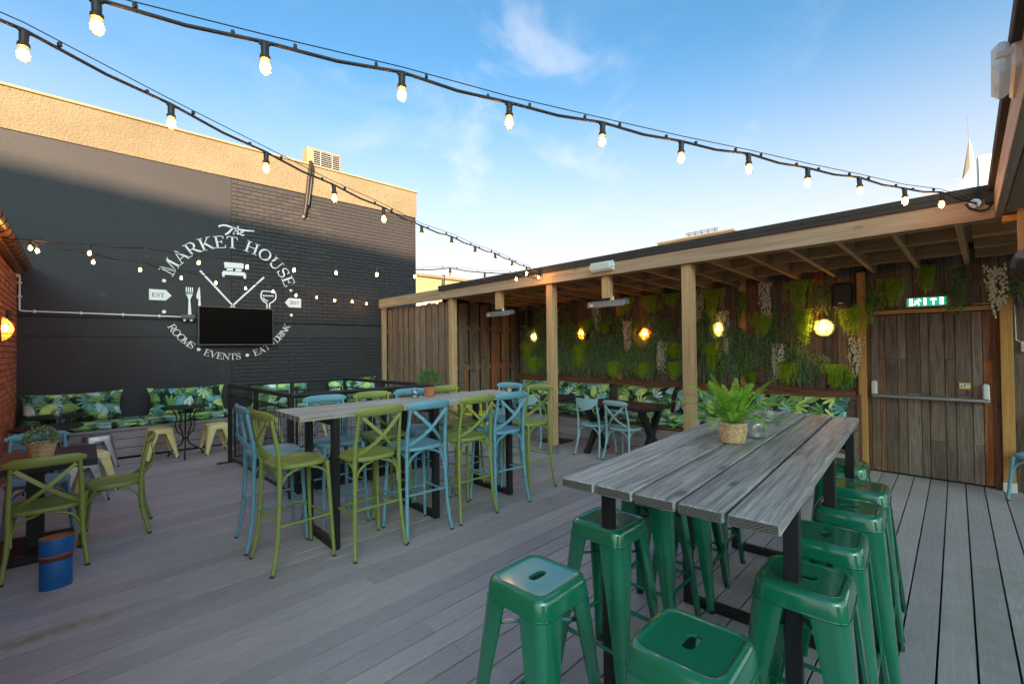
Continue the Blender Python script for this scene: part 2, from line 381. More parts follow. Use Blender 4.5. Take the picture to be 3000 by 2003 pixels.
def leaf_mat(name, c0, c1, rough=.5, trans=.25):
    t = NT(name); geo = t.n('NewGeometry'); r = geo.outputs['Random Per Island']
    col = t.ramp(r, [(0, c0), (1, c1)]); t.col(col).set(rough=rough, spec=.35)
    if trans:
        tr = t.n('BsdfTranslucent'); t.l(col, tr.inputs['Color']); mx = t.n('MixShader'); mx.inputs[0].default_value = trans
        t.l(t.b.outputs[0], mx.inputs[1]); t.l(tr.outputs[0], mx.inputs[2]); t.l(mx.outputs[0], t.out.inputs['Surface'])
    return t.m
def emit(name, c, s):
    t = NT(name); e = t.n('Emission'); e.inputs['Color'].default_value = (*c, 1); e.inputs['Strength'].default_value = s
    t.l(e.outputs[0], t.out.inputs['Surface']); return t.m
def shell(name, tint, gl=.12, rough=.05):
    t = NT(name); tr = t.n('BsdfTransparent'); tr.inputs['Color'].default_value = (*tint, 1); g = t.n('BsdfGlossy'); g.inputs['Roughness'].default_value = rough
    mx = t.n('MixShader'); mx.inputs[0].default_value = gl; t.l(tr.outputs[0], mx.inputs[1]); t.l(g.outputs[0], mx.inputs[2]); t.l(mx.outputs[0], t.out.inputs['Surface']); return t.m
def frosted(name, c, mixf, surf=.35):
    t = NT(name); tr = t.n('BsdfTransparent'); tr.inputs['Color'].default_value = (*c, 1); tl = t.n('BsdfTranslucent'); tl.inputs['Color'].default_value = (*c, 1)
    mx = t.n('MixShader'); mx.inputs[0].default_value = mixf; t.l(tr.outputs[0], mx.inputs[1]); t.l(tl.outputs[0], mx.inputs[2])
    t.col(c).set(rough=.25); m2 = t.n('MixShader'); m2.inputs[0].default_value = surf; t.l(mx.outputs[0], m2.inputs[1]); t.l(t.b.outputs[0], m2.inputs[2]); t.l(m2.outputs[0], t.out.inputs['Surface']); return t.m

m_deck = deck_mat()
m_dark = NT('dark_void').col((.015,.015,.016)).set(rough=.9).m
m_pine = wood('pale_pine_timber', (.38,.22,.10), (.58,.37,.20), (.68,.47,.28), .10, .6)
m_pine_o = wood('honey_pine_timber', (.50,.24,.06), (.66,.35,.10), (.74,.42,.14), .08, .55)
m_beam = wood('silvered_pine_beam', (.32,.21,.125), (.50,.36,.24), (.60,.46,.33), .04, .65, .7)
m_raft = wood('rafter_pine', (.34,.18,.075), (.50,.29,.13), (.60,.37,.18), .14, .7)
m_ply = wood('roof_ply', (.26,.165,.09), (.34,.22,.13), (.42,.28,.17), .08, .8, .5)
m_recl = reclaimed('reclaimed_board', [(0, (.17,.120,.088)), (.22, (.25,.19,.15)), (.42, (.19,.125,.085)), (.58, (.30,.235,.19)), (.74, (.22,.155,.12)), (.86, (.26,.155,.095)), (.94, (.42,.14,.045)), (1, (.18,.145,.12))])
m_fence = reclaimed('weathered_fence_board', [(0, (0.218,0.140,0.096)), (.3, (0.338,0.222,0.155)), (.6, (0.264,0.166,0.114)), (.85, (0.381,0.266,0.195)), (1, (0.293,0.151,0.086))])
m_rail = reclaimed('reddish_bench_board', [(0, (0.180,0.084,0.048)), (1, (0.264,0.120,0.063))])
m_tbl = wood('weathered_grey_plank', (.10,.095,.09), (.47,.455,.44), (.74,.73,.715), .14, .46, 1.3, .75, bumpd=.006, endc=(.10,.09,.08))
m_tbl1 = wood('weathered_taupe_plank', (.26,.23,.20), (.48,.44,.40), (.60,.56,.52), .10, .62, 1.4, .4, endc=(.20,.165,.13))
m_navy = wood('navy_stained_plank', (.012,.016,.024), (.022,.028,.040), (.035,.043,.058), .10, .5, .8)
m_blk = NT('black_metal').col((.012,.012,.013)).set(rough=.42, spec=.5).m
m_rust = paint('worn_black_steel', (.016,.015,.016), .42, .10, (.06,.04,.03))
m_plas = NT('black_plastic').col((.015,.015,.016)).set(rough=.5).m
m_green = paint('green_enamel', (.007,.148,.078), .15, .11, (.16,.11,.05), coat=.9, var=.04)
m_cgreen = paint('olive_green_paint', (.245,.300,.070), .40, .12, (.06,.05,.03), coat=.1)
m_cblue = paint('duck_egg_blue_paint', (.15,.36,.455), .40, .09, (.08,.07,.06), coat=.1)
m_cblue2 = paint('pale_aqua_paint', (.28,.46,.48), .42, .06, (.12,.12,.11), coat=.05)
m_cyel = paint('yellow_green_paint', (.42,.50,.04), .4, .03)
m_yel = paint('pale_yellow_paint', (.84,.71,.32), .42, .05, (.50,.38,.12))
m_galv = NT('galvanised_steel'); _v = m_galv.coord(); m_galv.col(m_galv.ramp(m_galv.noise(_v, 14, 5), [(.3, (.36,.37,.38)), (.7, (.58,.59,.60))])).set(rough=.34, metal=.9); m_galv = m_galv.m
m_steel = NT('brushed_steel').col((.55,.55,.56)).set(rough=.3, metal=.9).m
m_white = NT('white_plastic').col((.72,.72,.70)).set(rough=.4).m
m_grey = NT('grey_plastic').col((.10,.10,.105)).set(rough=.5).m
m_heat = NT('heater_steel').col((.20,.20,.205)).set(rough=.45, metal=.4).m
m_felt = render_mat('roofing_felt', (.052,.047,.045), (.09,.085,.08), 60, .5, .004, .9, .3, 2)
m_cable = NT('rubber_cable').col((.022,.017,.014)).set(rough=.55).m
m_holder = NT('lamp_holder').col((.028,.022,.018)).set(rough=.5).m
m_black_r = render_mat('black_painted_render', (.036,.036,.043), (.062,.062,.068), 34, .35, .008, .55, .45, .6)
m_black_b = brick_mat('black_painted_brick', [(0, (.040,.039,.045)), (1, (.054,.053,.059))], .55)
m_black_m = NT('black_painted_mortar').col((.020,.021,.025)).set(rough=.75).m
m_cream = render_mat('cream_roughcast', (.22,.185,.13), (.085,.075,.055), 30, 1.0, .03, .95, .5, .8)
m_cream2 = render_mat('cream_render', (.34,.27,.165), (.24,.19,.12), 30, .5, .01, .95, .3, .8)
m_mortar = render_mat('mortar', (.46,.36,.27), (.32,.24,.18), 40, .5, .005, .95, .4, 2)
m_brick = brick_mat('red_brick', [(0, (0.390,0.111,0.052)), (.4, (0.520,0.163,0.072)), (.7, (0.338,0.098,0.052)), (1, (0.585,0.208,0.098))])
m_pbrick = render_mat('distant_brick', (.30,.16,.11), (.18,.10,.07), 20, .4, .01, .9, .4, .6)
m_paintw = NT('white_wall_paint'); _g = m_paintw.n('NewGeometry'); m_paintw.col(m_paintw.mix(m_paintw.rng(m_paintw.noise(_g.outputs['Position'], 30, 5, .7), .62, .70, 0, .45), (.86,.86,.86), (.16,.16,.17))).set(rough=.6); m_paintw = m_paintw.m
m_screen = NT('tv_screen').col((.003,.003,.003)).set(rough=.3, spec=.04).m
m_fab = leafprint()
m_wick = NT('woven_wicker'); _v = m_wick.coord((1,1,1)); m_wick.col(m_wick.ramp(m_wick.noise(_v, 35, 4), [(.25, (.46,.30,.14)), (.6, (.74,.55,.32)), (.85, (.86,.70,.47))])).set(rough=.7); m_wick = m_wick.m
m_terra = render_mat('terracotta', (.50,.20,.10), (.40,.16,.09), 60, .2, .002, .8, .3, 4)
m_glass = shell('clear_glass', (.93,.96,.96), .13)
m_bulbglass = frosted('bulb_glass', (1.0,.80,.50), .03, .02)
m_wax = NT('candle').col((.75,.72,.66)).set(rough=.5).m
m_fil = emit('lit_filament', (1.0, .54, .17), 32.0)
m_lampbulb = emit('lit_lamp_bulb', (1.0, .54, .17), 32.0)
m_lamp_amber = frosted('amber_lamp_glass', (1.0,.55,.10), .20, .10)
m_lamp_clear = frosted('ribbed_lamp_glass', (.95,.88,.62), .20, .10)
m_lamp_cop = frosted('copper_lamp_glass', (.95,.42,.16), .20, .10)
m_copper = paint('copper_paint', (.30,.10,.04), .35, .03)
m_lampgrn = paint('sea_green_enamel', (.08,.16,.13), .35)
m_cop_pipe = NT('brown_gutter').col((.16,.075,.035)).set(rough=.4, spec=.5).m
m_leaf_d = leaf_mat('dark_trailing_leaf', (.05,.14,.04), (.38,.58,.21))
m_leaf_b = leaf_mat('bluegreen_trailing_leaf', (.06,.15,.06), (.42,.58,.32))
m_leaf_l = leaf_mat('lime_fern_leaf', (.24,.44,.02), (.70,.90,.10))
m_leaf_f = leaf_mat('house_fern_leaf', (.12,.34,.015), (.38,.64,.06))
m_leaf_p = leaf_mat('pot_plant_leaf', (.05,.15,.035), (.14,.28,.07))
m_leaf_w = leaf_mat('pale_tipped_leaf', (.07,.18,.05), (.45,.52,.30))
m_flow = leaf_mat('white_blossom', (.72,.66,.52), (.90,.86,.74), .6, .15)
m_twig = NT('twig').col((.06,.045,.03)).set(rough=.8).m
m_exit_g = emit('exit_sign_green', (.01,.22,.12), .30)
m_exit_w = emit('exit_sign_white', (.85,1.0,.85), .45)
m_ysign = NT('yellow_sticker').col((.75,.55,.02)).set(rough=.4).m
m_tin = paint('blue_tin_paint', (.006,.105,.33), .4, .05, (.16,.055,.02))
m_tinrust = paint('rusty_tin', (.26,.085,.028), .7, .05, (.12,.05,.02), var=.3)
m_tinband = paint('red_tin_band', (.10,.022,.015), .5, .05, (.05,.03,.02))
m_gls_b = NT('tower_cladding').col((.45,.60,.66)).set(rough=.35).m
m_whitebldg = NT('white_cladding').col((.78,.78,.76)).set(rough=.6).m
m_stone = render_mat('spire_stone', (.55,.44,.30), (.42,.34,.24), 20, .3, .02, .9, .4, .3)
m_soil = NT('soil').col((.02,.015,.01)).set(rough=.95).m
m_ground = render_mat('ground_gravel', (.12,.115,.11), (.08,.08,.075), 30, .5, .02, .95, .4, .5)
m_seatw = wood('ply_seat', (.22,.12,.06), (.33,.20,.11), (.40,.26,.15), .1, .5, knots=False)

# ------------------------------------------------------------------ setting: ground and deck
WY = 9.85       # black wall plane, faces -y
WX = 7.244      # boarded wall plane, faces -x
BX = -0.66      # red brick wall plane, faces +x
struct(MB().box((0,0,-.35), (900,900,.1)).build('ground', m_ground))
def make_deck():
    d = struct(MB().box((3.0,4.0,-.075), (16,17,.09)).build('deck', m_dark))
    A = R(2.08); xa = Vector((math.cos(A), math.sin(A), 0)); ya = Vector((-math.sin(A), math.cos(A), 0))
    pit = .1445; ph = -.0495; jx = {}
    for pc, x in ((3.19,1.455),(2.90,1.455),(2.624,1.455),(2.19,1.452),(1.904,1.465)): jx[round((pc-ph)/pit-.5)] = x
    rnd = random.Random(3)
    for i in range(-14, 62):
        c = ph+(i+.5)*pit; x0, x1 = BX-.25, WX+.30
        if c < 1.9: x0 = -1.6
        cuts = [jx[i]+c*math.tan(A)] if i in jx else ([rnd.choice((1.45,)) - .02] if (i % 2 and i > 24 and rnd.random() < .3) else [])
        if rnd.random() < .55: cuts.append(rnd.choice((3.9, 5.35, 3.95, 4.65))+rnd.uniform(-.02,.02))
        xs = [x0]+sorted(cuts)+[x1]
        for a, b in zip(xs[:-1], xs[1:]):
            if b-a < .1: continue
            cc = xa*((a+b)/2)+ya*c
            board(d, 'deck_board', (b-a-.003, pit-.009, .03), (cc.x, cc.y, -.0155+rnd.uniform(-.0006,.0006)), xa, ya, m_deck, .0008)
make_deck()

# ------------------------------------------------------------------ black building with mural wall
def make_black_building():
    b = thing('black_painted_building', 'tall black painted wall with cream roughcast parapet and brick right half', 'building', (0,0,0))
    MB().box((-1.6, WY+2.6, 2.43), (7.36, 5.2, 4.86)).build('rendered_wall', m_black_r, b)          # x -5.28..2.08
    MB().box((4.09, WY+2.606, 2.43), (4.02, 5.2, 4.86)).build('mortar_backing', m_black_m, b)      # x 2.08..6.10
    MB().box((.41, WY+2.60, 5.17), (11.42, 5.24, .62)).build('parapet', m_cream, b)
    MB().box((.41, WY+2.60, 5.50), (11.50, 5.30, .04), .008).build('coping', m_cream2, b)
    MB().box((.41, WY+.015, 1.97), (11.39, .05, .27), .006).build('string_course', m_black_r, b)
    MB().tube([(BX,WY-.012,2.145),(2,WY-.012,2.15),(6.08,WY-.012,2.15)], .009, 6).build('ledge_cable', m_black_m, b)
    MB().tube([(5.66,WY+.2,5.5),(5.66,WY+.2,5.86)], .008, 6).build('aerial', m_grey, b)
    bl, bh, mj = .215, .065, .010
    me = MB().box((0,0,0), (bl,.03,bh), .004).mesh('brick'); me.materials.append(m_black_b)
    mh = MB().box((0,0,0), (.1025,.03,bh), .004).mesh('brick'); mh.materials.append(m_black_b)
    rest = MB(); lst = []; rnd = random.Random(5)
    nz = int(4.85/(bh+mj))
    for k in range(nz):
        z = .035+k*(bh+mj)+bh/2
        if 1.80 < z < 2.14 or z < .35: continue
        x = 2.095
        if k % 2: lst.append((x+.05125, z, 1)); x += .1125
        while x+bl < 6.102: lst.append((x+bl/2, z, 0)); x += bl+mj
        if 6.10-x > .08: lst.append((x+.05125, z, 1))
    lst.sort(key=lambda q: (q[0]-0)**2*.6+(abs(q[1]-3.7))**2*1.4)
    for i, (x, z, h) in enumerate(lst):
        p = (x, WY+.008+rnd.uniform(-.0015,.0015), z)
        if i < 296: put('brick', mh if h else me, None, b, loc=p)
        else: rest.box(p, ((.1025 if h else bl), .03, bh), .004)
    stuff(rest.build('brickwork', m_black_b, b))
    return b
make_black_building()

# ---- painted logo on the wall: own serif letter shapes
def arc(cx, cy, rx, ry, a0, a1, n=14): return [(cx+rx*math.cos(R(a0+(a1-a0)*i/n)), cy+ry*math.sin(R(a0+(a1-a0)*i/n))) for i in range(n+1)]
def rib(mb, pts, w, M, closed=False):
    P = [Vector((p[0], p[1])) for p in pts]; K = len(P); ws = w if isinstance(w, list) else [w]*K; vs = []; fs = []
    for i in range(K):
        if closed: d = P[(i+1)%K]-P[i-1]
        else: d = P[min(i+1,K-1)]-P[max(i-1,0)]
        d.normalize(); n = Vector((-d.y, d.x))
        for s_ in (-1, 1): q = P[i]+n*(s_*ws[i]/2); vs.append((q.x, q.y, 0))
    for i in range(K if closed else K-1): a = 2*i; b = 2*((i+1)%K); fs.append((a, b, b+1, a+1))
    mb.add(vs, fs, M)
def ell(mb, cx, cy, rx, ry, wt, wn, M, a0=0, a1=360):
    full = a1-a0 >= 359; pts = arc(cx, cy, rx, ry, a0, a1 - (360/28 if full else 0), 27 if full else 18)
    ws = [wn+(wt-wn)*abs(math.cos(R(a0+(a1-a0)*i/(28 if full else 18)))) for i in range(len(pts))]
    rib(mb, pts, ws, M, full)
TK, TN, SF = .155, .062, .06
def glyph(mb, ch, M):
    """cap-height 1; returns advance width"""
    def v(x, w=TK, y0=0, y1=1): rib(mb, [(x,y0),(x,y1)], w, M)
    def h(x0, x1, y, w=TN): rib(mb, [(x0,y),(x1,y)], w, M)
    def sf(x, y, hw=.17): h(x-hw, x+hw, y+(SF/2 if y < .5 else -SF/2), SF)
    def tick(x, y0, y1): rib(mb, [(x,y0),(x,y1)], .07, M)
    if ch == 'M':
        v(.18,TN); v(.98); rib(mb,[(.20,1),(.56,.04)],TK,M); rib(mb,[(.56,.04),(.94,.98)],TN,M); sf(.18,0); sf(.98,0,.19); h(0,.26,1-SF/2,SF); h(.92,1.16,1-SF/2,SF); return 1.18
    if ch == 'A':
        rib(mb,[(.15,0),(.50,1)],TN,M); rib(mb,[(.48,1),(.85,0)],TK,M); h(.26,.72,.34); sf(.15,0,.15); sf(.85,0,.17); return 1.02
    if ch in 'RD':
        v(.22); sf(.22,0,.19); h(.03,.35,1-SF/2,SF)
        if ch == 'R':
            h(.22,.52,1-TN/2); h(.22,.52,.47); ell(mb,.50,.73,.24,.235,TK*.95,TN,M,-90,90); rib(mb,[(.48,.47),(.84,.04)],TK*.95,M); h(.76,1.0,SF/2,SF); return .98
        h(.22,.48,1-TN/2); h(.22,.48,TN/2); ell(mb,.46,.5,.42,.4575,TK,TN,M,-90,90); return 1.02
    if ch == 'K':
        v(.22); sf(.22,0,.19); sf(.22,1,.19); rib(mb,[(.28,.40),(.80,.96)],TN,M); rib(mb,[(.44,.56),(.86,.03)],TK,M); h(.66,.98,1-SF/2,SF); h(.74,1.04,SF/2,SF); return 1.04
    if ch == 'E':
        v(.22); h(.03,.76,1-SF/2,SF*1.05); h(.03,.80,SF/2,SF*1.05); h(.22,.58,.52); tick(.73,.78,1); tick(.78,0,.24); tick(.57,.40,.64); return .86
    if ch == 'T':
        v(.44); sf(.44,0,.19); h(.04,.84,1-SF/2,SF*1.1); tick(.07,.76,1); tick(.81,.76,1); return .88
    if ch == 'H':
        v(.22); v(.86); h(.22,.86,.52)
        for x in (.22,.86): sf(x,0,.19); sf(x,1,.19)
        return 1.08
    if ch in 'O0':
        w = .44 if ch == 'O' else .30; ell(mb,w+.10,.5,w-.02,.46,TK,TN,M); return w*2+.18
    if ch == 'U':
        v(.22,TK,.36,1); v(.86,TN,.36,1); rib(mb, arc(.54,.38,.32,.335,180,360,14), [TK+(TN-TK)*i/14 for i in range(15)], M); sf(.22,1,.19); sf(.86,1,.17); return 1.06
    if ch == 'S':
        pts = arc(.40,.735,.27,.225,20,270,12)+arc(.40,.275,.29,.235,90,-165,12)[1:]
        n = len(pts); rib(mb, pts, [TN+(TK-TN)*max(0,1-abs(i/(n-1)-.5)*3.2) for i in range(n)], M); tick(.66,.70,.98); tick(.11,.03,.32); return .78
    if ch == 'V':
        rib(mb,[(.17,1),(.52,.0)],TK,M); rib(mb,[(.50,.0),(.84,1)],TN,M); sf(.17,1,.17); sf(.84,1,.15); return 1.0
    if ch == 'N':
        v(.18,TN); v(.90,TN); rib(mb,[(.19,.97),(.89,.03)],TK,M); sf(.18,0,.15); h(0,.26,1-SF/2,SF); sf(.90,1,.15); return 1.08
    if ch == 'I': v(.22); sf(.22,0,.19); sf(.22,1,.19); return .44
    if ch == '1': v(.24,TK*.8); sf(.24,0,.2); rib(mb,[(.08,.80),(.24,.98)],TN,M); return .48
    if ch == '2': rib(mb, arc(.32,.70,.24,.26,170,-40,12)+[(.10,.06)], [TN]+[TK*.8]*11+[TN]*2, M); h(.06,.62,.05,.11); return .68
    if ch == '9': ell(mb,.33,.66,.23,.30,TK*.8,TN,M); rib(mb, [(.56,.66),(.52,.32),(.36,.06),(.16,.02)], TN*1.3, M); return .66
    return .45
def make_mural():
    g = thing('painted_sign', 'round white painted logo reading MARKET HOUSE on the black wall', 'mural', (2.108, WY-.016, 2.545))
    W = Matrix(((1,0,0,0),(0,0,-1,0),(0,1,0,0),(0,0,0,1)))   # 2d (x, z) drawing plane onto the wall, facing -y
    def done(mb, name): mb.build(name, m_paintw, g)
    def ring(text, rad, size, a_start, a_end, inward):
        adv = [glyph(MB(), c, Matrix()) for c in text]; tot = sum(adv); acc = 0
        for c, a in zip(text, adv):
            if c != ' ':
                t = a_start+(a_end-a_start)*((acc+a/2)/tot)
                if inward: M = W @ Matrix.Rotation(R(t+90),4,'Z') @ Matrix.Translation((-a*size/2,-rad-size/2,0))
                else: M = W @ Matrix.Rotation(R(t-90),4,'Z') @ Matrix.Translation((-a*size/2,rad-size/2,0))
                mb = MB(); glyph(mb, c, M @ Matrix.Scale(size,4)); done(mb, 'letter')
            acc += a
    ring('MARKET HOUSE', 1.085, .225, 159, 19, False)
    ring('ROOMS', 1.065, .118, 208, 235, True); ring('EVENTS', 1.065, .118, 245, 277, True); ring('EAT', 1.065, .118, 289, 306, True); ring('DRINK', 1.065, .118, 314, 335, True)
    for t, rd in ((194.5,1.07),(165.5,1.07),(14.5,1.07),(347,1.07),(239.8,1.07),(283,1.07),(310.3,1.07)):
        mb = MB(); c = (rd*math.cos(R(t)), rd*math.sin(R(t))); mb.add([(c[0]+.03*math.cos(R(i*22.5)), c[1]+.03*math.sin(R(i*22.5)), 0) for i in range(16)], [tuple(range(16))], W); done(mb, 'dot')
    ox, oz = 2.108, 2.545
    rel = lambda L: [(x-ox, z-oz) for x, z in L]
    mb = MB(); rib(mb, rel([(1.881,3.892),(1.905,3.915),(1.95,3.932),(2.0,3.936),(2.089,3.921),(2.198,3.90),(2.327,3.897),(2.477,3.912)]), [.03,.028,.03,.034,.034,.03,.03,.022], W)
    rib(mb, rel([(2.125,3.925),(2.085,3.87),(2.035,3.80),(1.986,3.763)]), [.03,.034,.036,.028], W); done(mb, 'letter')
    mb = MB(); rib(mb, rel([(2.205,3.955),(2.16,3.87),(2.118,3.79)]), .028, W); rib(mb, rel([(2.128,3.81),(2.17,3.862),(2.198,3.868),(2.196,3.839),(2.18,3.805),(2.198,3.800),(2.225,3.829)]), .02, W); done(mb, 'letter')
    mb = MB(); rib(mb, rel([(2.225,3.829),(2.28,3.853),(2.293,3.876),(2.267,3.880),(2.238,3.845),(2.238,3.804),(2.267,3.793),(2.304,3.811)]), .022, W); done(mb, 'letter')
    # fork, knife, crossed cues, bed, glass
    mb = MB()
    for dx in (-.045,-.015,.015,.045): rib(mb, [(1.433+dx-ox,2.73-oz-.0),(1.433+dx-ox,2.60-oz)], .017, W)
    rib(mb, rel([(1.433,2.64),(1.433,2.60),(1.433,2.55),(1.433,2.50),(1.436,2.35),(1.438,2.25),(1.438,2.225)]), [.108,.104,.05,.026,.042,.052,.03], W); done(mb, 'fork')
    mb = MB(); rib(mb, rel([(1.582,2.745),(1.575,2.68),(1.567,2.60),(1.570,2.545),(1.582,2.53),(1.584,2.40),(1.584,2.30)]), [.01,.035,.058,.062,.03,.042,.042], W); done(mb, 'knife')
    mb = MB(); rib(mb, rel([(1.592,3.045),(2.16,2.38)]), [.034,.030], W); done(mb, 'cue')
    mb = MB(); rib(mb, rel([(2.645,3.03),(2.05,2.38)]), [.034,.030], W); done(mb, 'cue')
    mb = MB()
    def poly(L): mb.add([(x-ox, z-oz, 0) for x, z in L], [tuple(range(len(L)))], W)
    poly([(1.978,3.150),(1.965,3.235),(1.99,3.25),(2.275,3.257),(2.295,3.245),(2.288,3.156)][::-1]); poly([(1.978,3.135),(2.0,3.135),(2.0,3.151),(1.978,3.15)][::-1])
    for a, c in ((2.01,2.115),(2.15,2.255)): poly([(a,3.095),(c,3.098),(c,3.145),(a,3.142)])
    poly([(1.940,2.965),(1.975,2.965),(1.978,3.01),(2.285,3.02),(2.29,2.965),(2.328,2.965),(2.335,3.03),(2.31,3.088),(1.955,3.083),(1.932,3.04)]); done(mb, 'bed')
    mb = MB()
    rib(mb, rel([(2.609,2.757),(2.846,2.757)]), .022, W); rib(mb, rel([(2.612,2.755),(2.588,2.68),(2.595,2.61),(2.64,2.55),(2.69,2.52),(2.698,2.49),(2.696,2.42)]), .024, W)
    rib(mb, rel([(2.844,2.755),(2.862,2.68),(2.852,2.61),(2.80,2.555),(2.748,2.52),(2.742,2.49),(2.745,2.42)]), .024, W)
    rib(mb, rel([(2.618,2.668),(2.816,2.670)]), .020, W); rib(mb, rel([(2.632,2.63),(2.645,2.595),(2.68,2.572),(2.718,2.568)]), .022, W); done(mb, 'wine_glass')
    for name, pts, txt, cx in (('year_tag', [(.868,2.47),(1.095,2.47),(1.178,2.562),(1.095,2.655),(.868,2.655)], 'EST', .99), ('year_tag', [(3.342,2.465),(3.342,2.652),(3.105,2.652),(3.028,2.555),(3.105,2.465)], '2019', 3.205)):
        mb = MB(); mb.add([(x-ox, z-oz, 0) for x, z in pts], [tuple(range(len(pts)))], W); tg = mb.build(name, m_paintw, g)
        adv = [glyph(MB(), c, Matrix()) for c in txt]; x = cx-ox-sum(adv)*.070/2; mb = MB()
        for c, a in zip(txt, adv): glyph(mb, c, Matrix.Translation((0,-.003,0)) @ W @ Matrix.Translation((x,2.56-oz-.035,0)) @ Matrix.Scale(.070,4)); x += a*.070
        mb.build('lettering', m_black_m, tg)
make_mural()

def make_tv():
    t = thing('television', 'wide black flat screen television mounted over the white wall logo', 'television', (2.165, WY-.10, 2.045))
    MB().box((0,0,0), (1.235,.045,.71), .006).build('bezel', m_grey, t)
    MB().box((0,-.0235,.004), (1.205,.004,.675)).build('screen', m_screen, t)
    MB().box((0,.05,0), (.4,.06,.4), .004).build('wall_bracket', m_blk, t)
make_tv()
def make_conduit():
    t = thing('conduit', 'thin white conduit pipe running along the black wall to a sensor light', 'pipe', (0,0,0))
    MB().tube([(-.655,WY-.025,2.72),(-.628,WY-.025,2.715),(-.628,WY-.025,2.69),(-.628,WY-.025,2.24),(-.622,WY-.025,2.212),(-.595,WY-.025,2.207),(1.31,WY-.03,2.195)], .0125, 8).build('pipe', m_white, t, 40)
    MB().box((-.65,WY-.03,2.725), (.06,.05,.05), .008).build('elbow', m_white, t)
    cl = MB().box((0,0,0), (.03,.045,.05), .008).mesh('clip'); cl.materials.append(m_white)
    for x, z in ((-.477,2.206),(.03,2.203),(.532,2.199),(1.007,2.197)): put('clip', cl, None, t, loc=(x, WY-.022, z))
    for z in (2.42,2.62): put('clip', cl, None, t, loc=(-.628, WY-.022, z), rot=(0,R(90),0))
    t = thing('sensor_light', 'small dark box with two white sensor eyes beside the television', 'light', (1.40, WY-.06, 2.19))
    MB().tube([(-.10,0,0),(.10,0,0)], .05, 14).build('housing', m_grey, t, 40)
    for x in (-.045,.05): MB().ball((x,-.02,-.055), .024, 10, 6).build('lens', m_white, t, 60)
make_conduit()
def make_ac():
    t = thing('air_conditioner', 'white outdoor air conditioning unit on top of the cream parapet', 'air conditioner', (3.95, WY+.42, 5.52)); t.scale = (.86,.86,.80)
    MB().box((0,0,.31), (.86,.34,.58), .015).build('casing', m_cream2, t)
    MB().box((.06,-.172,.31), (.66,.006,.50)).build('recess', m_blk, t)
    for i in range(9): MB().box((.06,-.178,.09+i*.055), (.66,.006,.006)).build('grille_bar', m_white, t)
    for x in (-.10,.20): MB().box((x,-.181,.31), (.008,.006,.50)).build('grille_bar', m_white, t)
    for x in (-.3,.3): MB().box((x,0,.01), (.06,.3,.02)).build('foot', m_blk, t)
    t = thing('cable_bundle', 'black taped pipe bundle hanging down from the air conditioning unit', 'pipe', (3.50, WY, 5.5))
    MB().tube([(.12,.3,.10),(.06,.0,.06),(.03,-.09,-.02),(-.02,-.11,-.3),(-.05,-.10,-.65),(-.09,-.10,-1.0),(-.11,-.07,-1.12)], .038, 8).build('pipe_sleeve', m_cable, t, 50)
    MB().tube([(.09,-.02,.04),(.06,-.12,-.05),(.02,-.13,-.4),(-.04,-.13,-.9)], .014, 6).build('cable', m_plas, t, 50)
    MB().tube([(-.11,-.07,-1.12),(-.115,-.05,-1.15)], .028, 8).build('pipe_end', m_cream2, t, 50)
make_ac()

# ------------------------------------------------------------------ red brick house on the left
def make_brick_house():
    b = thing('brick_house', 'red brick wall with brown eaves gutter beside the black wall', 'building', (0,0,0))
    MB().box((BX-.32, 5.42, 1.36), (.60, 8.84, 2.74)).build('wall', m_mortar, b)
    bl, bh, mj = .215, .065, .010; me = MB().box((0,0,0), (.03,bl,bh), .004).mesh('brick'); me.materials.append(m_brick)
    mh = MB().box((0,0,0), (.03,.1025,bh), .004).mesh('brick'); mh.materials.append(m_brick); lst = []; rest = MB()
    for k in range(36):
        z = .03+k*(bh+mj)+bh/2; y = WY-.005
        if k % 2: lst.append((y-.05125, z, 1)); y -= .1125
        while y-bl > 1.0: lst.append((y-bl/2, z, 0)); y -= bl+mj
    lst.sort(key=lambda q: (q[0] < 7.72)*10+abs(q[1]-1.75))
    for i, (y, z, h) in enumerate(lst):
        p = (BX-.010+random.uniform(-.0015,.0015), y, z)
        if i < 298: put('brick', mh if h else me, None, b, loc=p)
        else: rest.box(p, (.03, (.1025 if h else bl), bh), .004)
    stuff(rest.build('brickwork', m_brick, b))
    MB().box((BX+.02, 5.45, 2.80), (.12, 8.7, .10), .004).build('fascia_board', m_cop_pipe, b)
    g = MB().tube([(-.575,1.0,2.86),(-.575,9.70,2.86)], .078, 20).build('gutter', m_cop_pipe, b, 40)
    for i in range(30): MB().tube([(-.575,1.2+i*.29,2.86),(-.575,1.222+i*.29,2.86)], .085, 20).build('gutter_clip', m_blk, g, 40)
    rf = MB(); rf.add([(-.66,1.0,2.90),(-.66,9.80,2.90),(-4.2,9.80,4.55),(-4.2,1.0,4.55),(-.66,1.0,2.84),(-.66,9.80,2.84),(-4.2,9.80,4.49),(-4.2,1.0,4.49)], [(0,1,2,3),(7,6,5,4),(0,4,5,1),(1,5,6,2),(2,6,7,3),(3,7,4,0)])
    rf.build('roof', m_felt, b)
    t = tag(MB().box((0,0,0), (.035,.08,.14), .006).build('doorbell_box', m_plas, None, loc=(BX+.03, 8.49, 2.06)), 'small dark box fixed to the red brick wall', 'box')
make_brick_house()
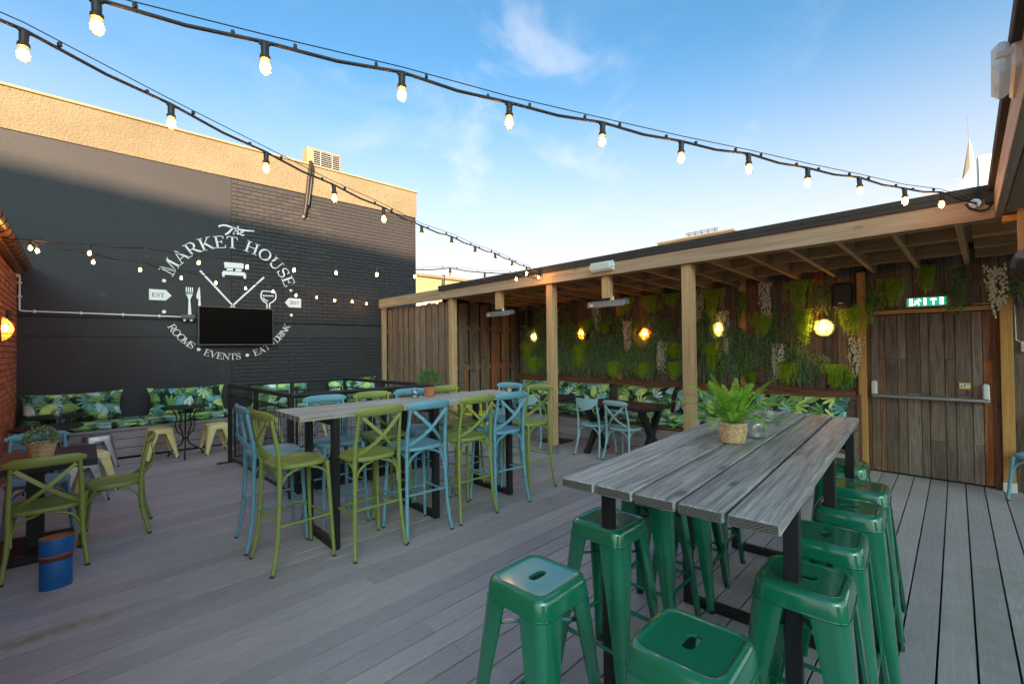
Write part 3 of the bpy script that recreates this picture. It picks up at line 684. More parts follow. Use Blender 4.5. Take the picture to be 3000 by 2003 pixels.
def make_shade_building():
    # unseen occluder, added and sized so its shadow climbs the black wall
    t = thing('shade_caster', 'unseen tall brick building added far behind the terrace to keep it in shade', 'building', (0,0,0))
    w1 = Vector((-.8, WY, 4.42)); w2 = Vector((6.06, WY, 3.86)); s = SUNV
    z = 30.0; p1 = w1+s*((z-w1.z)/s.z); p2 = w2+s*((z-w2.z)/s.z); d = (p2-p1); d.z = 0; d.normalize(); n = Vector((d.y, -d.x, 0))
    if n.dot(s) < 0: n = -n
    a = p1-d*16; c = p2+d*22; pts = [a, c, c+n*9, a+n*9]
    MB().loft([[(q.x,q.y,-.3) for q in pts], [(q.x,q.y,z) for q in pts]]).build('wall', m_pbrick, t)
    return t
make_shade_building()

# ------------------------------------------------------------------ pergola shelter
PX = 5.12
def make_pergola():
    t = thing('pergola', 'timber lean-to shelter with pale posts, long front beam and felt roof', 'pergola', (0,0,0))
    for (y0) in (4.50, 2.365, 7.01):
        board(t, 'post', (2.42 if y0 < 7 else 2.54, .12, .12), (PX+.06, y0+.06, 1.33 if y0 < 7 else 1.27), VZ, VY, m_pine, .005)
        if y0 < 7: MB().box((PX+.06, y0+.06, .065), (.128,.128,.13), .003).build('post_shoe', m_galv, t)
    board(t, 'beam', (7.42, .205, .045), (PX-.0235, 3.65, 2.6425), VY, VZ, m_beam, .003)
    board(t, 'beam', (2.45, .205, .045), (PX-.0245, 8.588, 2.6425), VY, VZ, m_beam, .003)
    board(t, 'beam', (7.42, .15, .045), (PX+.09, 3.65, 2.617), VY, VZ, m_raft, .003)
    f = MB().box((PX-.056, 3.645, 2.752), (.02, 7.44, .10), .004); f.box((6.2, 3.645, 2.775), (2.30, 7.44, .05)); f.build('roof_felt', m_felt, t)
    MB().box((6.17, 3.645, 2.715), (2.06, 7.40, .02)).build('roof_deck', m_ply, t)
    sl = math.atan2(-.075, 2.0); xr = Vector((math.cos(sl),0,math.sin(sl)))
    for i in range(19):
        y = .16+i*.405
        if y > 7.3: break
        board(t, 'rafter', (2.05, .15, .045), (6.17, y, 2.58), xr, Vector((-math.sin(sl),0,math.cos(sl))), m_raft, .002)
        for x, dz in ((5.86,.012),(6.62,-.016)): board(t, 'noggin', (.358, .13, .042), (x+(.02 if i%2 else -.02), y+.2025, 2.585+dz), VY, VZ, m_raft, .002)
    # rafters of the right-hand bay
    for x, dz in ((5.70,.0),(6.25,-.01),(6.80,-.03)): board(t, 'rafter', (1.9, .15, .045), (x, -.86, 2.585+dz), VY, VZ, m_raft, .002)
    MB().box((6.12, -.98, 2.692), (2.2, 1.96, .02)).build('roof_deck', m_ply, t); MB().box((2.95, -1.05, 2.735), (4.3, 1.8, .02)).build('roof_deck', m_ply, t)
    ra = R(1.5); ax = Vector((math.cos(ra), math.sin(ra), 0)); ay = Vector((-math.sin(ra), math.cos(ra), 0)); o0 = Vector((5.10,-.040,0))
    wing = lambda s_, d_, z_: tuple(o0+ax*(-s_)-ay*d_+VZ*z_)
    board(t, 'beam', (4.6, .205, .045), wing(2.30,.0225,2.6425), ax, VZ, m_beam, .003)
    for k_ in range(3): board(t, 'soffit_board', (4.6, .11, .03), wing(2.30,.105+k_*.115,2.556+k_*.001), ax, ay, m_ply, .003)
    board(t, 'roof_felt', (4.68, .06, .075), wing(2.30,.0,2.783), ax, ay, m_felt, .004)
    board(t, 'roof_felt', (4.68, 1.82, .03), wing(2.30,.95,2.775), ax, ay, m_felt, .004)
    board(t, 'cleat', (.28, .07, .045), (5.0, -.22, 2.505), VY, VX, m_pine_o, .003)
    return t
pergola = make_pergola()

def make_walls():
    rnd = random.Random(11)
    # back wall with the planting
    t = thing('boarded_wall', 'dark reclaimed timber board wall carrying hanging plants', 'wall', (0,0,0))
    MB().box((WX+.05, 4.3, 1.36), (.06, 6.56, 2.72)).build('backing', m_dark, t)
    y = 7.36
    while y > 1.20:
        w = rnd.choice((.14,.15,.145,.12)); cut = rnd.uniform(.9,2.2); dx = rnd.uniform(-.006,.006)
        for a, b in ((0,cut),(cut,2.64)):
            board(t, 'board', (round(b-a,1)-.004, w-.006, .02), (WX+.01+dx, y-w/2, (a+b)/2), VZ, VY, m_recl, .002)
        y -= w
    for yy in (7.12, 4.70, 2.54): board(t, 'wall_post', (2.62, .085, .06), (WX-.03, yy, 1.31), VZ, VY, m_pine_o, .004)
    # wall right of the door
    t = thing('boarded_wall', 'dark boarded wall right of the planked exit door', 'wall', (0,0,0))
    y = -.14
    while y > -1.7:
        w = rnd.choice((.14,.15,.12)); board(t, 'board', (2.64, w-.006, .02), (WX+.01+rnd.uniform(-.005,.005), y-w/2, 1.32), VZ, VY, m_recl, .002); y -= w
    MB().box((WX+.05, -.9, 1.37), (.06, 1.6, 2.74)).build('backing', m_dark, t)
    # side return of the shelter
    t = thing('boarded_screen', 'hit and miss dark board screen at the end of the shelter', 'fence', (0,0,0))
    MB().box((6.26, 7.44, 1.33), (2.10, .03, 2.66)).build('backing', m_dark, t)
    for i in range(14):
        x = 5.30+i*.145
        if x > 7.2: break
        cut = rnd.uniform(.7,2.0)
        for a, b in ((0,cut),(cut,2.52)): board(t, 'board', (round(b-a,1)-.004, .115 if i%2 else .125, .022), (x, 7.36+(.03 if i%2 else 0), (a+b)/2), VZ, VX, m_recl, .002)
    for z in (.4,1.2,2.0): board(t, 'rail', (1.95, .09, .035), (6.22, 7.405, z), VX, VZ, m_fence, .003)
    # fence under the beam
    t = thing('timber_fence', 'weathered vertical board fence below the front beam', 'fence', (0,0,0))
    MB().box((5.30, 8.46, 1.25), (.02, 2.65, 2.5)).build('backing', m_dark, t)
    y = 7.20; i = 0
    while y < 9.66:
        w = .125; gap = .075 if i % 1 == 0 else .01
        cut = rnd.uniform(.4,1.3)
        for a, b in ((0,cut),(cut,2.5)): board(t, 'board', (round(b-a,1)-.004, w, .022), (5.19+(.035 if i%2 else 0), y, (a+b)/2), VZ, VY, m_fence, .003, rnd.uniform(-.02,.02))
        y += .112 if i%2 else .115; i += 1
    for z in (.4,1.2,2.0): board(t, 'rail', (2.6, .09, .035), (5.255, 8.43, z), VY, VZ, m_fence, .003)
    board(t, 'post', (2.54, .09, .09), (5.17, 9.755, 1.27), VZ, VY, m_pine, .004)
make_walls()
def make_door():
    rnd = random.Random(21)
    t = thing('exit_door', 'planked timber exit door with steel push bar under the exit sign', 'door', (WX-.012, 0, 0))
    y = 1.035; ws = [.085,.055,.115,.085,.125,.075,.135,.085,.135,.085,.10]
    MB().box((.04, .5, 1.0), (.04, 1.10, 2.0)).build('backing', m_dark, t)
    for i, w in enumerate(ws):
        cut = rnd.choice((.45,1.0,1.25,1.4)); dx = rnd.uniform(-.006,.006)
        for a, b in ((.02,cut),(cut,1.94)): board(t, 'plank', (round(b-a,2)-.003, w-.005, .025), (.005+dx, y-w/2, (a+b)/2), VZ, VY, m_recl, .002)
        y -= w
    b = board(t, 'push_bar', (1.02, .042, .03), (-.085, .515, .955), VY, VZ, m_steel, .012)
    for yy in (1.0, .035):
        MB().box((-.045, yy, 1.03), (.075,.055,.21), .014).build('bar_housing', m_white, t)
    MB().box((-.012, .20, 1.105), (.004,.095,.07)).build('sticker', m_ysign, t)
    s = MB().box((-.0155, .20, 1.110), (.002,.078,.042)).build('sticker_panel', m_white, t)
    mb = MB(); mb.box((-.0175,.20,1.11), (.001,.010,.032)); mb.box((-.0175,.225,1.105), (.001,.016,.012)); mb.box((-.0175,.178,1.118), (.001,.022,.007)); mb.build('pictogram', m_plas, t)
    f = thing('door_frame', 'honey coloured door frame posts either side of the exit door', 'door frame', (WX, 0, 0))
    board(f, 'post', (2.5, .085, .09), (-.045, 1.112, 1.25), VZ, VY, m_pine_o, .004)
    board(f, 'jamb', (1.96, .03, .05), (-.02, 1.052, .98), VZ, VY, m_rail, .003)
    board(f, 'post', (1.98, .095, .09), (-.045, -.125, 1.09), VZ, VY, m_pine_o, .004)
    MB().box((-.045, -.125, .05), (.098,.103,.10), .003).build('post_shoe', m_white, f)
    board(f, 'jamb', (1.98, .055, .05), (-.02, -.05, .99), VZ, VY, m_rail, .003)
    board(f, 'head_strip', (1.06, .045, .045), (-.025, .50, 1.972), VY, VZ, m_pine_o, .003)
    y = 1.07
    while y > -.15:
        w = rnd.choice((.14,.15)); board(f, 'board', (.65, w-.006, .02), (.012+rnd.uniform(-.004,.004), y-w/2, 2.32), VZ, VY, m_recl, .002); y -= w
    MB().box((.05, .45, 2.34), (.04, 1.32, .78)).build('backing', m_dark, f)
    s = thing('exit_sign', 'lit green and white running man exit sign above the door', 'sign', (WX-.06, .50, 2.075))
    MB().box((0,0,0), (.06,.37,.115), .01).build('casing', m_white, s)
    MB().box((-.031,0,0), (.004,.335,.092)).build('panel', m_exit_g, s)
    mb = MB()
    for yy, w in ((.135,.028),(.012,.022),(-.13,.030)): mb.box((-.0345,yy,0), (.003,w,.082))
    mb.build('door_symbol', m_exit_w, s)
    mb = MB(); mb.box((-.0345,-.06,-.004), (.003,.014,.07)); mb.box((-.0345,-.06,.022), (.003,.055,.012)); mb.box((-.0345,-.06,.032), (.003,.03,.012)); mb.build('arrow_symbol', m_exit_w, s)
    mb = MB(); M0 = Matrix.Translation((-.0345,.075,0))
    for (a, b, w) in (((-.01,.03),(-.015,.036),.018),((0,.02),(.012,-.01),.02),((0,.018),(-.03,.01),.01),((.004,.016),(.03,.004),.01),((.012,-.01),(-.012,-.022),.012),((-.012,-.022),(-.006,-.04),.011),((.012,-.01),(.03,-.03),.012),((.03,-.03),(.044,-.028),.011)):
        mb.strap([(0,a[0],a[1]),(0,b[0],b[1])], w, .003, (1,0,0), M0)
    mb.build('running_man_symbol', m_exit_w, s)
    for nm, lb, p in (('socket_box','white switch box on the wall right of the door',(WX-.02,-.265,1.54)),('socket_box','small white socket box low among the plants behind the left post',(WX-.02,6.21,1.10)),('socket_box','small white socket box low among the plants behind the right post',(WX-.02,3.29,1.12))):
        o = thing(nm, lb, 'box', p); q = 1 if p[1] < 0 else .75
        MB().box((0,0,0), (.03,.075*q,.105), .006).build('case', m_white, o); MB().box((-.016,0,0), (.004,.045*q,.06), .001).build('plate', m_steel, o)
    c = thing('wall_cable', 'thin white cable dropping down the wall beside the door post', 'cable', (0,0,0))
    MB().tube([(WX-.012,.12,2.02),(WX-.012,-.10,2.02),(WX-.012,-.19,1.98),(WX-.012,-.195,1.62),(WX-.012,-.22,1.595),(WX-.012,-.25,1.59)], .005, 6).build('sheath', m_white, c, 40)
make_door()

# ------------------------------------------------------------------ fabric
def uvmap(me, boxmap=False):
    uv = me.uv_layers.new(name='UVMap')
    for p in me.polygons:
        n = p.normal
        for li in p.loop_indices:
            c = me.vertices[me.loops[li].vertex_index].co
            if boxmap and abs(n.z) > .6: uv.data[li].uv = (c.x, c.y+.37)
            elif boxmap and abs(n.x) > .7: uv.data[li].uv = (c.y, c.z)
            else: uv.data[li].uv = (c.x, c.z)
def pillow_mesh(w, h, t, seed):
    rnd = random.Random(seed); nu, nv = 22, 12; mb = MB(); V = []; ph = [rnd.uniform(0,6) for _ in range(6)]
    for side in (-1, 1):
        for j in range(nv+1):
            for i in range(nu+1):
                u = 2*i/nu-1; v = 2*j/nv-1
                k = (1-abs(u)**4)*(1-abs(v)**3.2); k = max(k, 0)**.55
                pin = 1-.085*(1-abs(v)**2)*abs(u)**6
                x = u*w/2*pin*(1-.0*abs(v)); z = v*h/2*(1-.12*(1-abs(u)**2.5)*abs(v)**5)+h/2
                wr = .020*math.sin(9*u+4*v+ph[0])*k+.014*math.sin(17*u-7*v+ph[1])*k+.012*math.sin(3*u+ph[2])
                V.append((x, side*(t/2*k)+wr*side*.6, z))
    n1 = nu+1; off = n1*(nv+1); F = []
    for j in range(nv):
        for i in range(nu):
            a = j*n1+i; F.append((a, a+1, a+1+n1, a+n1)); b = a+off; F.append((b, b+n1, b+1+n1, b+1))
    rim = [i for i in range(nu+1)]+[j*n1+nu for j in range(1,nv+1)]+[nv*n1+i for i in range(nu-1,-1,-1)]+[j*n1 for j in range(nv-1,0,-1)]
    for q in range(len(rim)): a, b = rim[q], rim[(q+1)%len(rim)]; F.append((a, a+off, b+off, b))
    mb.add(V, F); me = mb.mesh('scatter_cushion', 70); uvmap(me); me.materials.append(m_fab); return me
def pad_mesh(l, d, h):
    mb = MB(); loops = []
    for z, ins in ((0,.012),(.012,.0),(h*.5,-.006),(h-.014,.0),(h,.02),(h+.012,.10)):
        loops.append([(sx*(l/2-ins*(1 if abs(sx)==1 else 1)), sy*(d/2-ins), z) for sx, sy in ((-1,-1),(-.5,-1),(0,-1),(.5,-1),(1,-1),(1,0),(1,1),(.5,1),(0,1),(-.5,1),(-1,1),(-1,0))])
    mb.loft(loops); me = mb.mesh('seat_pad', 60); uvmap(me, True); me.materials.append(m_fab); return me
PIL = {}
def pillow(w, h, loc, rz, tilt, label, group, t=.25):
    key = (round(w,2), round(h,2)); PIL[key] = PIL.get(key) or pillow_mesh(w, h, t, len(PIL)+1)
    o = put('scatter_cushion', PIL[key], None); o.matrix_world = Matrix.Translation(loc) @ Matrix.Rotation(rz,4,'Z') @ Matrix.Rotation(tilt,4,'X'); return tag(o, label, 'cushion', group)

# bench along the black wall (built along x, front faces -y)
def make_wall_bench():
    t = thing('built_in_bench', 'long grey planked bench built along the black wall', 'bench', (0,0,0))
    x0, x1 = BX+.02, 5.05; L = x1-x0; cx = (x0+x1)/2
    for i in range(3): board(t, 'front_plank', (L, .128, .022), (cx, 9.03+.0, .075+i*.137), VX, VZ, m_deck, .003)
    board(t, 'seat_edge', (L, .05, .035), (cx, 9.02, .425), VX, VY, m_deck, .004)
    MB().box((cx, 9.45, .20), (L, .76, .40)).build('carcass', m_dark, t)
    xs = x0+.01
    PL = ('in the brick wall corner of the black wall bench','behind the scrolled cafe table on the black wall bench','behind the stair railing on the black wall bench','at the fence end of the black wall bench')
    for i, w in enumerate((1.38,1.38,1.38,1.38)):
        o = put('seat_pad', pad_mesh(w, .78, .075), None, loc=(xs+w/2, 9.43, .445)); tag(o, 'tropical leaf print seat pad '+PL[i], 'seat pad', 'seat pads on the black wall bench'); xs += w+.012
    for x, w, lb in ((-.045,1.15,'wide tropical leaf cushion on the bench beside the red brick wall'),(1.37,1.10,'wide tropical leaf cushion on the bench behind the single round table'),(2.86,1.07,'tropical leaf cushion on the bench behind the left half of the railing'),(4.33,1.12,'tropical leaf cushion on the bench beside the board fence')):
        pillow(w, .48, (x, 9.52, .52), R(random.uniform(-2,2)), R(-14), lb, 'cushions on the black wall bench')
make_wall_bench()
def make_shelter_bench():
    t = thing('built_in_bench', 'built in timber bench with reddish back rail under the planted wall', 'bench', (0,0,0))
    y0, y1 = 1.18, 7.33; L = y1-y0; cy = (y0+y1)/2
    for i in range(2): board(t, 'front_plank', (L, .150, .022), (6.475, cy, .082+i*.157), VY, VZ, m_deck, .003)
    board(t, 'seat_edge', (L, .045, .035), (6.47, cy, .345), VY, VX, m_rail, .004)
    MB().box((6.84, cy, .165), (.70, L-.04, .32)).build('carcass', m_dark, t)
    for i in range(4): board(t, 'back_plank', (L, .13, .022), (7.155, cy, .45+i*.138), VY, VZ, m_recl, .003)
    board(t, 'back_rail', (L, .095, .045), (7.130, cy, .925), VY, VZ, m_rail, .004)
    board(t, 'back_cap', (L, .09, .02), (7.15, cy, .985), VY, VX, m_rail, .004)
    for i in range(5): board(t, 'end_plank', (.66, .12, .022), (6.83, y0-.012, .10+i*.128 if i < 3 else .45+(i-3)*.13), VX, VZ, m_recl, .003)
    board(t, 'end_post', (.95, .05, .05), (7.14, y0-.03, .475), VZ, VY, m_rail, .004)
    y = y1-.02
    PL = ('by the board screen','behind the square pedestal table','behind the cross legged table','nearest the exit door')
    for j, w in enumerate((1.5,1.52,1.5,1.5)):
        for k in range(2):
            o = put('seat_pad', pad_mesh(w, .62, .06), None, loc=(6.80, y-w/2, .365+k*.068), rot=(0,0,R(-90)))
            tag(o, ('upper' if k else 'lower')+' tropical leaf seat pad on the planted wall bench '+PL[j], 'seat pad', 'seat pads on the planted wall bench')
        y -= w+.015
    for yc, w, lb in ((6.72,.95,'tropical leaf cushion in the corner of the shelter bench by the board screen'),(5.42,1.32,'tropical leaf cushion on the shelter bench between the front posts, farther from the door'),(4.12,1.12,'tropical leaf cushion on the shelter bench behind the cross legged black table'),(3.06,.98,'tropical leaf cushion on the shelter bench directly behind the right post'),(1.83,1.24,'tropical leaf cushion at the door end of the shelter bench')):
        pillow(w, .46, (6.96, yc, .475), R(-90)+R(random.uniform(-3,3)), R(-15), lb, 'cushions on the planted wall bench')
make_shelter_bench()

# ------------------------------------------------------------------ seating
def rrect(hx, hy, r, n=5):
    out = []
    for cx, cy, a in ((hx-r,hy-r,0),(-hx+r,hy-r,90),(-hx+r,-hy+r,180),(hx-r,-hy+r,270)):
        for i in range(n+1): out.append((cx+r*math.cos(R(a+90*i/n)), cy+r*math.sin(R(a+90*i/n))))
    return out
def make_stool(name, H, top, foot, mat, slot=(.019,.040)):
    """pressed steel stool: dished seat with hand slot, four folded legs, rungs, cross brace"""
    t = bpy.data.objects.new(name, None); COL.objects.link(t)
    h = top/2; lo = lambda hx, r, z: [(x, y, z) for x, y in rrect(hx, hx, r)]
    N = 24
    sl = []
    for i in range(N):                        # stadium slot, aligned by angle with the outer loop
        a = 2*math.pi*(i+.5)/N
        cx, cy = math.cos(a), math.sin(a); rr0 = ((abs(cx)/slot[1])**4+(abs(cy)/slot[0])**4)**-.25; sl.append((cx*rr0, cy*rr0))
    def ang(q): return math.atan2(q[1], q[0]) % (2*math.pi)
    sl.sort(key=ang)
    def srt(L): return sorted(L, key=ang)
    loops = [srt(lo(h-.004,.05,H-.075)), srt(lo(h,.05,H-.072)), srt(lo(h-.006,.052,H-.022)), srt(lo(h-.011,.050,H-.008)), srt(lo(h-.020,.046,H-.001)), srt(lo(h-.027,.042,H)), srt(lo(h-.032,.038,H-.0035)), srt(lo(h-.040,.034,H-.0040))]
    mid = [(x*.45+sx*.55, y*.45+sy*.55, H-.004) for (x,y,_), (sx,sy) in zip(loops[-1], sl)]
    loops += [mid, [(x, y, H-.0042) for x, y in sl], [(x*.98, y*.98, H-.014) for x, y in sl]]
    MB().loft(loops, False, False).build('seat', mat, t, 38)
    # bead line round the skirt
    MB().tube([(x,y,H-.068) for x,y in rrect(h+.0005,h+.0005,.05)]+[(x,y,H-.068) for x,y in rrect(h+.0005,h+.0005,.05)[:1]], .0022, 5, False).build('seam', mat, t, 60)
    st = [(0.0, 1.0, .105), (.10, .0, .098), (.45, .0, .070), (.80, .0, .045), (1.0, .0, .036)]
    leg = MB(); loops = []
    Z0 = H-.074
    for f, _, w in st:
        z = Z0*(1-f); e = (h-.001)+(foot/2-h)*f; rr = min(.045, w*.45)
        pr = [(e-w, e)]+[(e-rr+rr*math.cos(R(90-90*i/5)), e-rr+rr*math.sin(R(90-90*i/5))) for i in range(6)]+[(e, e-w)]
        inn = [(e-w, e-.012)]+[(e-.008-rr+(rr)*math.cos(R(90-90*i/5))*.9, e-.008-rr+rr*math.sin(R(90-90*i/5))*.9) for i in range(6)]+[(e-.012, e-w)]
        loops.append([(x, y, z) for x, y in pr+inn[::-1]])
    leg.loft([l[::-1] for l in loops])
    lm = leg.mesh('leg', 40); lm.materials.append(mat)
    fm = MB().lathe([(.017,0),(.019,.004),(.017,.025)], 8).mesh('foot', 40); fm.materials.append(m_plas)
    fe = foot/2-.018
    for q in range(4):
        L = put('leg', lm, None, t, rot=(0,0,R(90*q))); put('foot', fm, None, L, loc=(fe, fe, -.002))
    zs = (H-.17,) if H < .6 else (H-.155, H*.31)
    def at(z): f = 1-z/Z0; return (h-.02)+(foot/2-h)*f
    if H > .6:
        e = at(H*.31)
        for q in range(4): MB().tube([(-e,e,H*.31),(-e+.04,e,H*.31),(0,e,H*.31),(e-.04,e,H*.31),(e,e,H*.31)], [.008,.013,.011,.013,.008], 7, True, .7).build('rung', mat, t, 50, rot=(0,0,R(90*q)))
    e = at(H-.17 if H > .6 else H-.14); z = H-.17 if H > .6 else H-.14
    for q in range(2): MB().strap([(-e,-e,z),(0,0,z+.004*q),(e,e,z)], .020, .004, (0,0,1)).build('cross_brace', mat, t, rot=(0,0,R(90*q)))
    return t
def make_chair(name, bar, back, mat, seatmat=None):
    """bentwood style cross back chair, faces +y"""
    t = bpy.data.objects.new(name, None); COL.objects.link(t)
    S = .755 if bar else .465; T = 1.155 if bar else .855; rr = .0155
    w = .19
    for s in (-1, 1):
        pts = [(s*(w+.028),-.245,0),(s*(w+.018),-.222,.10),(s*(w+.008),-.200,.24 if bar else .17),(s*w,-.186,S*.62),(s*(w-.002),-.182,S-.02),(s*(w-.004),-.190,S+.10),(s*(w-.010),-.212,S+.22),(s*(w-.018),-.238,T-.035)]
        L = MB().tube(pts, [.014,.0145,.0155,.0165,.0165,.0155,.0145,.0135], 9).build('back_leg', mat, t, 50)
        MB().tube([(s*(w+.029),-.247,0),(s*(w+.027),-.243,.014)], .0155, 9).build('foot', m_plas, L, 50)
        pts = [(s*(w+.022),.205,0),(s*(w+.012),.194,S*.3),(s*(w-.012),.168,S-.02)]
        L = MB().tube(pts, [.013,.0145,.0165], 9).build('front_leg', mat, t, 50)
        MB().tube([(s*(w+.022),.205,0),(s*(w+.0215),.2045,.014)], .0145, 9).build('foot', m_plas, L, 50)
    def sup(a, b, z, n=3.0, N=36):
        out = []
        for i in range(N):
            th = 2*math.pi*i/N; c, s = math.cos(th), math.sin(th)
            k = 1.0 + (.05*s)
            out.append((a*k*math.copysign(abs(c)**(2/n), c), b*math.copysign(abs(s)**(2/n), s)-.005, z))
        return out
    mb = MB(); mb.loft([sup(.195,.185,S-.035), sup(.205,.197,S-.03), sup(.209,.201,S-.014), sup(.206,.198,S-.004), sup(.196,.188,S), sup(.172,.164,S-.0015), sup(.160,.152,S-.006), sup(.09,.085,S-.008)])
    mb.build('seat', seatmat or mat, t, 40)
    if back == 'x':
        K = 9; loops = []
        for i in range(K+1):
            x = -.212+.424*i/K; u = x/.212; e = max(.35, math.sqrt(max(0,1-abs(u)**7)))
            y = -.270+.040*u*u; zc = T-.045+.004*(1-u*u)
            loops.append([(x, y+.0145*e*math.cos(a)-.35*(zc+.037*e*math.sin(a)-zc)*.25, zc+.037*e*math.sin(a)) for a in [2*math.pi*j/12 for j in range(12)]])
        mb = MB(); mb.loft(loops); mb.build('top_rail', mat, t, 50)
        for s in (-1, 1):
            pts = []; nr = []
            for i in range(9):
                f = i/8; x = s*(.155-.345*f); z = (T-.085)+(S-.012-(T-.085))*f
                y = -.255-.018*math.sin(math.pi*f)+(.135)*max(0,f-.45)**1.6/(.55**1.6)*1.0
                pts.append((x, y-.003*s, z)); nr.append((0,-1,.15) if f < .6 else (-s*(f-.6)*2.2,-1+(f-.6)*1.2,.1))
            mb = MB(); mb.strap(pts, .027, .006, nr); mb.build('cross_strap', mat, t, 60)
        MB().ball((0,-.279,S+(T-.085-S)*.50), .008, 8, 5).build('rivet', mat, t, 60)
    else:
        K = 10; loops = []
        for i in range(K+1):
            u = -1+2*i/K; x = .195*u; y = -.262+.038*u*u; hh = .025+.062*(1-abs(u)**2.2); zc = T-.012-hh*.9
            loops.append([(x, y-.007, zc-hh), (x, y-.007, zc+hh*.9), (x, y+.007, zc+hh*.9), (x, y+.007, zc-hh)])
        mb = MB(); mb.loft(loops); mb.build('back_panel', mat, t, 50)
    # bent braces under the seat
    for q in range(4):
        for s in (-1, 1):
            d = .19; zt = S-.042; zb = S-.235
            pts = [(s*(d-.002),d-.012,zb),(s*(d-.008),d-.012,zb+.06),(s*(d-.024),d-.012,zb+.11),(s*(d-.052),d-.012,zb+.152),(s*(d-.095),d-.012,zt-.014),(s*(d-.155),d-.012,zt+.004)]
            MB().tube(pts, .0112, 7, True, .85).build('brace', mat, t, 50, rot=(0,0,R(90*q)))
    if bar:
        z1, z2 = .30, .365
        MB().tube([(-.200,-.196,z2),(.200,-.196,z2)], .0115, 8, True, .75).build('stretcher', mat, t, 50)
        MB().tube([(-.203,.194,z1),(.203,.194,z1)], .0115, 8, True, .75).build('stretcher', mat, t, 50)
        for s in (-1, 1): MB().tube([(s*.198,-.196,.33),(s*.203,.194,.33)], .0115, 8, True, .75).build('stretcher', mat, t, 50)
    return t
def place(o, loc, rz, label, cat, group=None):
    o.location = loc; o.rotation_euler = (0,0,rz); tag(o, label, cat, group); return o
first = {}
def inst(key, maker, loc, rz, label, cat, group=None):
    if key not in first: first[key] = maker(); o = first[key]
    else: o = dup(first[key])
    return place(o, loc, rz, label, cat, group)

# ---- grey plank bar table with green stools
def make_bar_table(name, label, loc, rz, L, W, H, th, nb, mat, frames, legw=.05, inset=.10, bev=.006):
    t = thing(name, label, 'table', loc, rz); rnd = random.Random(int(L*100)); w = W/nb
    for i in range(nb):
        dl = rnd.uniform(-.012,.012); board(t, 'plank', (round(L+dl,3), round(w-.011,3), th), (L/2+dl/2, -w*(i+.5), H-th/2+rnd.uniform(-.0015,.0015)), VX, VY, mat, bev)
    for x in frames:
        f = MB(); y0, y1 = -inset, -W+inset
        f.box((x, y0, (H-th)/2), (legw, legw, H-th-.004), .003); f.box((x, y1, (H-th)/2), (legw, legw, H-th-.004), .003)
        f.box((x, (y0+y1)/2, legw/2+.001), (legw*.98, W-2*inset-legw, legw*.98), .003); f.box((x, (y0+y1)/2, H-th-legw/2-.004), (legw*.96, W-2*inset-legw, legw*.96), .003)
        fr = f.build('leg_frame', m_blk, t)
        for y in (y0, y1):
            for z in (H-.16, .12): MB().ball((x+legw/2,y,z), .010, 8, 4).build('bolt', m_steel, fr, 60)
    return t
TA = R(5.0)
make_bar_table('bar_table', 'tall weathered grey plank table on black steel legs with green stools', (1.447,1.236,0), TA, 2.63, .805, 1.05, .040, 5, m_tbl, (.33,1.30,2.30), .05, .035)
GS = lambda: make_stool('bar_stool', .755, .292, .405, m_green)
for lb, x, y, a in (
  ('green metal bar stool at the table end showing a pale sky reflection on its seat', 1.222,1.160,3), ('green metal bar stool at the table end nearest the door side table leg', 1.258,.597,3),
  ('first green stool under the plank table on the side of the bar chairs', 1.878,1.298,2), ('second green stool under the plank table on the side of the bar chairs', 2.455,1.385,4), ('third green stool under the plank table on the side of the bar chairs', 2.885,1.375,8), ('fourth green stool under the plank table on the side of the bar chairs', 3.32,1.44,4),
  ('first green stool on the door side of the plank table, farthest from the door', 1.905,.478,4), ('second green stool on the door side of the plank table', 2.392,.512,4), ('third green stool on the door side of the plank table', 2.896,.517,4), ('fourth green stool on the door side of the plank table', 3.351,.552,4), ('fifth green stool on the door side of the plank table, nearest the door', 3.93,.734,4)):
    inst('gs', GS, (x,y,0), R(a+90 if x in (1.905,2.896,3.351,3.93) else a), lb, 'stool', 'green bar stools round the plank table')
